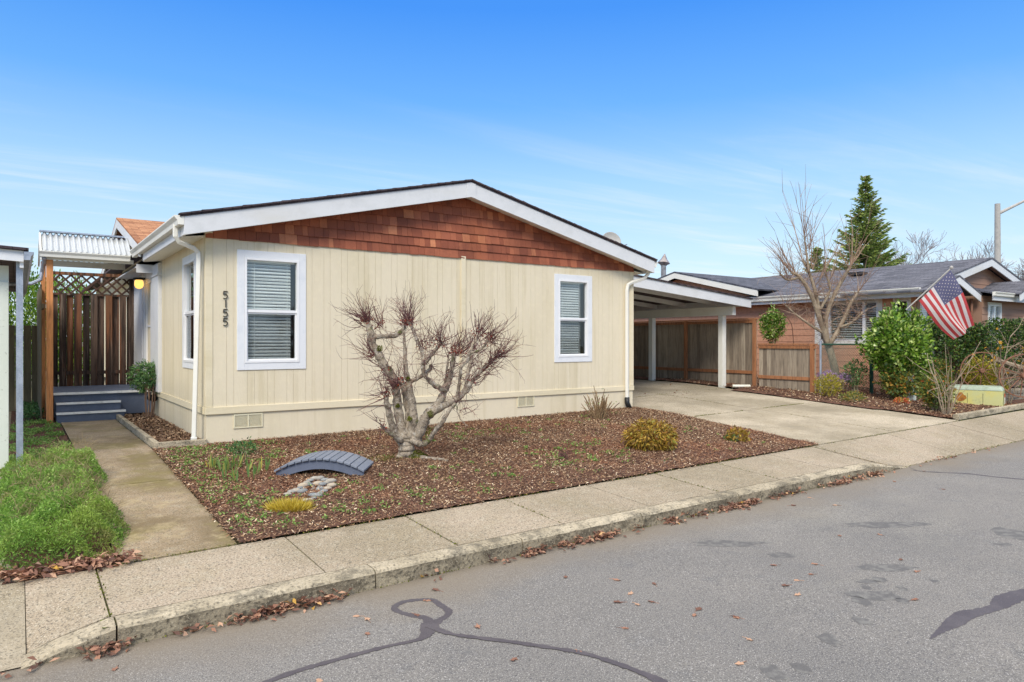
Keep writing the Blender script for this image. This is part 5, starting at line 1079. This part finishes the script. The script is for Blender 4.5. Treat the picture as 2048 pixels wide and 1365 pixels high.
cover(90000, -2.5, -1.42, -4.62, .6, .30, hbed, MT['lf_bed'], 'feathery_ground_cover', 'feathery bright green ground cover left of the entry path', .034, .009)
cover(2600, -2.35, -1.55, -3.8, -1.2, .36, lambda x, y: hbed(x, y), MT['lf_dry'], 'dry_stems', 'dry brown stems mixed in the green ground cover', .16, .004)
cover(7000, -2.4, -1.68, -.8, 5, .07, lambda x, y: .7 if math.sin(x*9+1)*math.sin(y*4.3)+.5*math.sin(y*9+x*5) > -.1 else 0, MT['lf_weed'], 'low_weeds', 'low yellow green weeds beside the entry path', .04, .02)
cover(1500, -2.3, -1.9, 5, 7.8, .25, lambda x, y: .8, MT['lf_nand'], 'low_weeds', 'dark green weeds between the left fences', .06, .03)
# fallen leaves
def litter(name, gen, n, L, label):
    pts = np.array([gen() for _ in range(n)]); a = RNG.random(n)*6.283; D = np.stack([np.cos(a), np.sin(a), RNG.normal(0, .35, n)], 1)
    o = leaves(name, pts, D, RNG.uniform(.6, 1.3, n)*L, RNG.uniform(.6, 1.1, n)*L*.6, MT['lf_fall'], None, None, np.stack([RNG.normal(0, .5, n), RNG.normal(0, .5, n), np.ones(n)], 1), fold=.3); tag(o, label, None, None, 'stuff')
DENS = [(-2.5, -.2, 1.), (.45, 1.5, .35), (1.5, 3.1, 1), (3.1, 5.3, .9), (5.3, 6.3, .35), (6.3, 8.2, .8), (8.2, 12, .12)]
def kerbleaf():
    while True:
        a, b_, w_ = random.choice(DENS); x = random.uniform(a, b_)
        if random.random() < w_*(b_-a)/2.3*max(0, .4+.6*math.sin(x*4.1+1.3)*math.sin(x*1.7)+.25*math.sin(x*13)): break
    d = abs(random.gauss(0, .045)); return (x, -5.985-d, rd(x)+.012+random.random()*.05*max(0, 1-d/.1))
litter('leaf_litter', kerbleaf, 1150, .06, 'brown fallen leaves drifted along the kerb')
litter('leaf_litter', lambda: (random.uniform(-2.45, -1.5), -4.66+random.gauss(0, .07), sb(-2)+.02+random.random()*.05), 300, .075, 'dry brown leaves along the front of the green ground cover')
def cpl():
    x, y = random.uniform(9.2, 13.8), random.uniform(1.0, 7.5); return (x, y, g(x, y)+.012)
litter('leaf_litter', cpl, 60, .08, 'scattered brown leaves on the concrete under the carport')
def bdl():
    x, y = random.uniform(-.5, 8.4), random.uniform(-4.6, -.3); return (x, y, bedn(x, y)+.02)
litter('leaf_litter', bdl, 90, .055, 'scattered dry leaves on the bark mulch')
# moss along joints
mo = []
for k in range(2600):
    r_ = random.random()
    if r_ < .45: x = random.uniform(-1.7, 14); y = -4.73+random.gauss(0, .012); z = sb(x)+.004
    elif r_ < .6: x = random.choice(jt[1:10])+random.gauss(0, .01); y = random.uniform(-5.8, -4.75); z = g(x, y)+.002
    elif r_ < .8: x = random.uniform(8.5, 16); y = -5.96+random.gauss(0, .02); z = rd(x)+.012
    else: x = random.uniform(-2, 8); y = -5.98+random.gauss(0, .01); z = rd(x)+.005
    if math.sin(x*3.3)+math.sin(x*7.7+2) < -.3: continue
    mo.append((x, y, z))
for k in range(1500):
    r_ = random.random()
    if r_ < .5: x = random.uniform(9.05, 13.6); y = -1.6+random.gauss(0, .012)
    elif r_ < .8: y = random.uniform(-4.7, 6); x = dedge(11.4, y)+random.gauss(0, .012)
    else: x = random.uniform(9.1, 14); y = 1.4+random.gauss(0, .012)
    if math.sin(x*2.3+y)+math.sin(x*5.7+y*3+2) < -.2: continue
    mo.append((x, y, g(x, y)+.007))
mo = np.array(mo); o = leaves('joint_moss', mo, RNG.normal(size=(len(mo), 3))+np.array([0, 0, .7]), .018, .012, MT['mossy']); tag(o, 'thin moss growing in the pavement joints', None, None, 'stuff')
# single leaves on the road and path
def leafmesh(s):
    mb = MB(); pts = []; n = 10
    for k in range(n): a = 2*math.pi*k/n; rr = s*(1 if k % 2 == 0 else .6)*random.uniform(.8, 1.15)*(1.25 if k in (0, 5) else 1); pts.append((math.cos(a)*rr, math.sin(a)*rr*.62, random.uniform(.004, .35*s)))
    mb.add([(0, 0, .004)]+pts, [(0, k+1, (k+1) % n+1) for k in range(n)]); mb.tube([(s, 0, .006), (s*1.8, .1*s, .004)], .0015, 3); return mb
protos = []
LV = [(1132, 1153), (1245, 1256), (1272, 1208), (1262, 1186), (1395, 1221), (1469, 1235), (1477, 1236), (1635, 1132), (1552, 1133), (1626, 1151), (1598, 1163), (1597, 1190), (1575, 1173), (1390, 1230), (1307, 1205), (1230, 1160), (1375, 1020), (1680, 1076), (1622, 1000), (1674, 1015), (1583, 1015), (1762, 1074), (1802, 1122), (1836, 1146), (1825, 1203), (1884, 984), (718, 1230), (736, 1238), (875, 1180), (857, 1200), (831, 1227), (955, 1250), (1032, 1315), (735, 1267), (1495, 1278), (1484, 1326), (1241, 1205), (1160, 1303), (1310, 1170), (1788, 968), (1849, 948), (232, 1330), (640, 1360), (1382, 992), (1500, 965)]
for k, (x, y) in enumerate(LV):
    d = P(x, y, 1)-Vector((CX, CY, CZ)); q = Vector((CX, CY, CZ))+d*((CZ-rd(2))/-d.z)
    if k < 8: o = leafmesh(random.uniform(.03, .045)).build('fallen_leaf', MT['lf_fall']); protos.append(o)
    else: o = protos[k % 8].copy(); COL.objects.link(o)
    o.location = (q.x, q.y, rd(q.x)+.001); o.rotation_euler = (0, 0, random.random()*6.28); tag(o, 'dry brown fallen leaf lying on the open asphalt', 'leaf', 'single fallen leaves on the road')
# ------------------------------------------------------------------ hedges and trees behind
def clumpy(name, pts_fn, n, ls, m, label, cat, base, lw=.4, group=None, upb=1.):
    t = thing(name, base, label, cat, group); pts, D = pts_fn(n); k = len(pts)
    leaves('foliage', pts, D*.6+RNG.normal(size=(k, 3))*.5+np.array([0, 0, upb]), RNG.uniform(.5, 1.4, k)*ls, RNG.uniform(.7, 1.2, k)*ls*lw, m, t, None, D+RNG.normal(size=(k, 3))*.6); return t
for k, (x, y, h, w_) in enumerate([(-5.6, 19, 4.0, .9), (-4.4, 18.6, 4.3, .85), (-3.3, 19, 4.1, .8), (-2.3, 18.7, 4.35, .8), (-1.35, 19.2, 3.9, .75), (-.45, 19, 3.6, .7)]):
    t = clumpy('arborvitae', lambda n: blob(n, (x, y, h*.5), (w_, w_, h*.52), .7, .14), 4200, .16, MT['lf_arb'], ['bright green arborvitae far left of the hedge row', 'second bright green arborvitae from the left of the row', 'bright green arborvitae just behind the left board fence', 'tallest bright green arborvitae beside the white vinyl post', 'bright green arborvitae seen through the lattice left half', 'shortest bright green arborvitae seen through the lattice by the house'][k], 'tree', (x, y, 0), .35, 'arborvitae row behind the entry')
    m = MB(); m.tube([(x, y, 0), (x, y, h*.8)], [.07, .02], 6); m.build('trunk', MT['barkt'], t)
# laurel hedge at the right
hb = P(1962, 700, 20.2); hd = thing('laurel_hedge', (hb.x, hb.y, .15), 'clipped dark green laurel hedge behind the flag', 'hedge')
n = 16000; a = RNG.uniform(-1.9, 3.2, n); dpt = RNG.uniform(-.55, .45, n); hh = RNG.random(n)**.45*1.95; top = 1.95+.1*np.sin(a*4)+.06*np.sin(a*11); hh = hh/1.95*top
face = RNG.random(n) < .6; dpt = np.where(face, -.55+RNG.random(n)*.15+.08*np.sin(a*5+hh*4), dpt)
pts = np.stack([hb.x+a*RX*1+dpt*FX, hb.y+a*RY+dpt*FY, .15+hh], 1); D = np.stack([np.full(n, -FX), np.full(n, -FY), np.full(n, .4)], 1)
leaves('foliage', pts, D*.4+RNG.normal(size=(n, 3))*.7, RNG.uniform(.06, .12, n), RNG.uniform(.03, .05, n), MT['lf_hedge'], hd, None, D+RNG.normal(size=(n, 3))*.6)
m = MB()
for k in range(10): q = -1.7+k*.5; m.tube([(hb.x+q*RX, hb.y+q*RY, .1), (hb.x+q*RX+.05, hb.y+q*RY, 1.5)], [.03, .01], 5)
m.build('stem', MT['barkt'], hd)
bs_ = P(1795, 700, 18.0); bush('camellia_bush', (bs_.x, bs_.y, .18), (.76, .7, .86), 1.28, 7000, .12, MT['lf_dark'], 'large glossy green camellia bush below the flagpole', 'bush', stems=9, stemh=.9, lw=.55, lump=.3, shell=.45)
bs_ = P(1545, 690, 21.0); bush('climbing_shrub', (bs_.x, bs_.y, .25), (.30, .3, .46), 1.8, 1400, .1, MT['lf_dark'], 'rounded green climber under the wire arch behind the low fence', 'shrub', stems=5, stemh=1.6, lw=.5)
def G2(x, y): return G(x, y, .03)
bush('rose_bush', G2(1800, 800), (.45, .4, .35), .45, 2600, .085, MT['lf_rose'], 'yellow green rose bush around the utility pedestal', 'shrub', 'rose bushes in the neighbour bed', stems=14, lump=.35, lw=.6, shell=.4)
bush('rose_bush', G2(1866, 790), (.5, .45, .4), .55, 2600, .085, MT['lf_rose'], 'rose bush with orange tinted leaves left of the utility box', 'shrub', 'rose bushes in the neighbour bed', stems=14, lump=.35, lw=.6, shell=.4)
bush('rose_bush', G2(1872, 822), (.32, .3, .32), .42, 1500, .08, MT['lf_rose'], 'rose bush with yellow leaves touching the utility box', 'shrub', 'rose bushes in the neighbour bed', stems=16, lump=.4, lw=.6, shell=.4)
bs_ = P(1962, 742, 19.0); bush('yellow_shrub', (bs_.x, bs_.y, .12), (.48, .45, .4), .55, 3000, .06, MT['lf_yellow'], 'rounded yellow variegated shrub under the hedge', 'shrub', lw=.55)
bs_ = P(1990, 768, 18.4); bush('low_yellow_shrub', (bs_.x, bs_.y, .1), (.5, .3, .16), .22, 1000, .05, MT['lf_yellow'], 'low yellow green shrub directly behind the utility box', 'shrub', lw=.55)
bush('chartreuse_shrub', G2(1658, 793), (.36, .3, .28), .28, 1500, .07, MT['lf_yellow'], 'chartreuse feathery shrub at the end of the low fence', 'shrub', lw=.25, upb=.8)
bush('chartreuse_shrub', G2(1705, 803), (.34, .24, .12), .1, 700, .06, MT['lf_rose'], 'low spreading green shrub at the driveway edge', 'shrub', lw=.3, upb=.5)
bs_ = P(1710, 755, 18.6); bush('fence_shrub', (bs_.x, bs_.y, .2), (.3, .25, .35), .5, 800, .07, MT['lf_nand'], 'dark green shrub behind the chain link by the green post', 'shrub', lw=.5)
bush('orange_plant', G2(1803, 806), (.28, .14, .06), .04, 170, .06, MT['lf_ora'], 'low plant with orange red leaves in the neighbour bed', 'plant', lw=.7, stems=4)
bs_ = P(1655, 752, 18.75); bush('purple_mum', (bs_.x, bs_.y, .28), (.27, .2, .17), .3, 1400, .04, MT['fl_purple'], 'pale purple chrysanthemums behind the chain link left of the trunk', 'flower', lw=.8, stems=5)
bs_ = P(1689, 750, 18.75); bush('purple_mum', (bs_.x, bs_.y, .28), (.16, .15, .13), .28, 700, .04, MT['fl_purple'], 'small purple chrysanthemums right of the bare tree trunk', 'flower', lw=.8, stems=5)
# wire arch
m = MB()
for dd in (0, .25):
    pts = [P(1502, 700, 20.6+dd*2)]+[P(1545+40*math.cos(a), 660-36*math.sin(a), 20.6+dd*2) for a in [math.pi*(1-k/10) for k in range(11)]]+[P(1588, 700, 20.6+dd*2)]; m.tube(pts, .012, 5)
tag(m.build('garden_arch', MT['rust']), 'rusty wire garden arch against the brown wall', 'garden arch')
# bare tree in the neighbour yard (hand laid limbs, long upright shoots)
t0 = P(1668, 742, 19.3); nt_ = thing('bare_tree', (t0.x, t0.y, g(t0.x, t0.y)), 'bare garden tree with long upright shoots before the brown house', 'tree'); T = 19.3
NL = [[(1672, 752, 11), (1664, 715, 10), (1656, 690, 10), (1648, 665, 8)], [(1656, 690, 8), (1640, 640, 7), (1622, 590, 6), (1600, 555, 5), (1582, 545, 4)], [(1640, 640, 6), (1632, 590, 5), (1618, 545, 4), (1605, 520, 3.5)],
      [(1655, 685, 7), (1652, 640, 6), (1664, 600, 5.5), (1682, 565, 5), (1700, 535, 4)], [(1658, 690, 7), (1680, 655, 6), (1700, 610, 4.5), (1716, 585, 3)], [(1600, 555, 4), (1575, 560, 3), (1560, 548, 2)], [(1618, 545, 3.5), (1612, 500, 2.5), (1608, 470, 1.6)],
      [(1650, 668, 5), (1620, 650, 3.5), (1590, 628, 2.5), (1570, 610, 1.5)], [(1640, 620, 4), (1660, 580, 3), (1650, 545, 2.5)], [(1680, 655, 4), (1705, 645, 3), (1725, 625, 2)]]
mb = MB(); tw = MB(); nds = []
for L_ in NL:
    dj = random.uniform(-.5, .5); pts = [tuple(P(x, y, T+dj*k*.3))+(r_*.72*T/FPX,) for k, (x, y, r_) in enumerate(L_)]; q = spline(pts, 4); mb.tube([e[:3] for e in q], [e[3] for e in q], 8); nds += [(Vector(e[:3]), e[3]) for e in q[3:]]
mb.build('trunk', MT['barkt'], nt_, smooth=True)
for (x, y, L_, dx) in [(1605, 520, 2.1, -.12), (1584, 545, 1.2, -.5), (1582, 545, 1.5, -.75), (1700, 535, 1.5, .2), (1700, 535, 1.2, .45), (1618, 500, 1.6, .12), (1650, 545, 1.6, .1), (1625, 540, 1.5, 0), (1700, 540, 1., -.1), (1716, 585, 1.2, .3), (1608, 470, 1.5, -.1), (1575, 555, 1.1, -.4), (1640, 560, 1.3, .25), (1590, 545, 1.5, -.35), (1660, 560, 1.2, .4)]:
    for k in range(5): twig(tw, P(x, y, T+random.uniform(-.5, .5)), Vector((RX*dx, RY*dx, 1))+rv(.16), L_*random.uniform(.6, 1.05), .011, .18, 7, .1, 4, .2)
for k in range(700):
    p, r_ = random.choice(nds); twig(tw, p, rv(.7)+Vector((0, 0, .5)), random.uniform(.25, .9), .006, .5, 5, .3, 3, .25)
tw.build('twigs', MT['twigt'], nt_)
# thin saplings
def sapling(px, py, t_, h, label, nn, leaf=0, lean=0):
    b0 = P(px, py, t_); b0.z = g(b0.x, b0.y); t = thing('sapling', b0, label, 'tree'); a = MB(); tips = []
    for k in range(nn):
        an = random.random()*6.28; sp_ = .1+.28*random.random(); d = Vector((math.cos(an)*sp_+RX*lean, math.sin(an)*sp_+RY*lean, 1)); st = b0+Vector((math.cos(an)*.05, math.sin(an)*.05, -.03))
        tips += twig(a, st, d, h*random.uniform(.45, 1.05), random.uniform(.009, .019), .3, 8, .25, 5, .45)
    d = Vector((RX, RY, .95)); tips += twig(a, b0+Vector((0, 0, .55)), d, h*.7, .013, .15, 8, .1, 5, .3)
    a.build('trunk', MT['barkt'], t)
    if leaf:
        pts = np.array([tuple(p+rv(.05)) for p, d in tips for _ in range(leaf) if random.random() < .3]); leaves('foliage', pts, RNG.normal(size=(len(pts), 3)), .09, .06, MT['lf_autumn'], t)
sapling(1893, 828, 15.3, 2.1, 'slender bare sapling rising left of the utility box below the flag', 9)
sapling(2015, 740, 17.6, 2.8, 'bare sapling with a few yellow leaves at the right edge', 9, 3, .05)
# far trees
def spruce(px, py_top, t_, wid, zbase, label, n_wh=44, name='spruce_tree'):
    top = P(px, py_top, t_); b0 = Vector((top.x, top.y, 0)); t = thing(name, b0, label, 'tree'); H = top.z; m = MB(); m.tube([b0, (b0.x, b0.y, H*.6), top], [.3, .14, .02], 8); m.build('trunk', MT['barkt'], t)
    PT, DR = [], []; br_ = MB(); z = zbase
    while z < H-.15:
        f = (H-z)/(H-zbase); L0 = wid*1.08*(f**1.12)+.14; nb_ = int(7+9*f)
        for k in range(nb_):
            a = random.random()*6.28; L_ = L0*random.uniform(.5, 1.2); d = Vector((math.cos(a), math.sin(a), .35-.5*f)); p = Vector((b0.x, b0.y, z+random.uniform(-.15, .15))); q = p.copy(); st = max(4, int(L_/.14)); pts = [p.copy()]
            for s in range(st):
                e = s/st; dd = Vector((d.x, d.y, d.z+.55*e)).normalized(); q = q+dd*L_/st; pts.append(q.copy())
                for u in range(7):
                    sd_ = Vector((-dd.y, dd.x, 0))*random.choice((-1, 1)); PT.append(tuple(q)); DR.append(tuple(dd*.8+sd_*random.uniform(.2, 1)+Vector((0, 0, -random.uniform(0, .7)))))
            br_.tube(pts[::3]+[pts[-1]], .02, 3, cap=False)
        z += .17+.16*f
    br_.build('branch', MT['barkt'], t); PT = np.array(PT); n = len(PT); leaves('foliage', PT, np.array(DR), RNG.uniform(.15, .42, n)*(.6+.4*np.clip((H-PT[:,2])/4, 0, 1)), RNG.uniform(.05, .1, n), MT['lf_spruce'], t, np.clip(RNG.normal(.45, .25, n), 0, 1))
spruce(1731, 352, 44, 3.3, 2.0, 'tall dark green spruce behind the brown house')
spruce(1634, 492, 52, 2.6, 2.0, 'smaller distant conifer left of the tall spruce', name='conifer_tree')
def fartree(px, t_, h, sp, label, lv=5, lean=0):
    b0 = P(px, 690, t_); b0.z = 0; t = thing('bare_tree', b0, label, 'tree'); a = MB(); b_ = MB()
    a.tube([b0, b0+Vector((0, 0, h*.25))], [.28, .22], 8)
    for k in range(7): an = k*.9; grow(a, b0+Vector((0, 0, h*(.12+.02*k))), Vector((math.cos(an)*sp, math.sin(an)*sp, 1)), h*.27, .10, lv, b_, .45, .2, (3, 4))
    a.build('trunk', MT['twigf'], t); b_.build('twigs', MT['twigf'], t)
RMIN = .012
fartree(1868, 50, 9.3, .85, 'rounded bare tree beyond the brown house roof')
fartree(2034, 46, 6.9, .6, 'bare tree beyond the roof right of the street lamp')
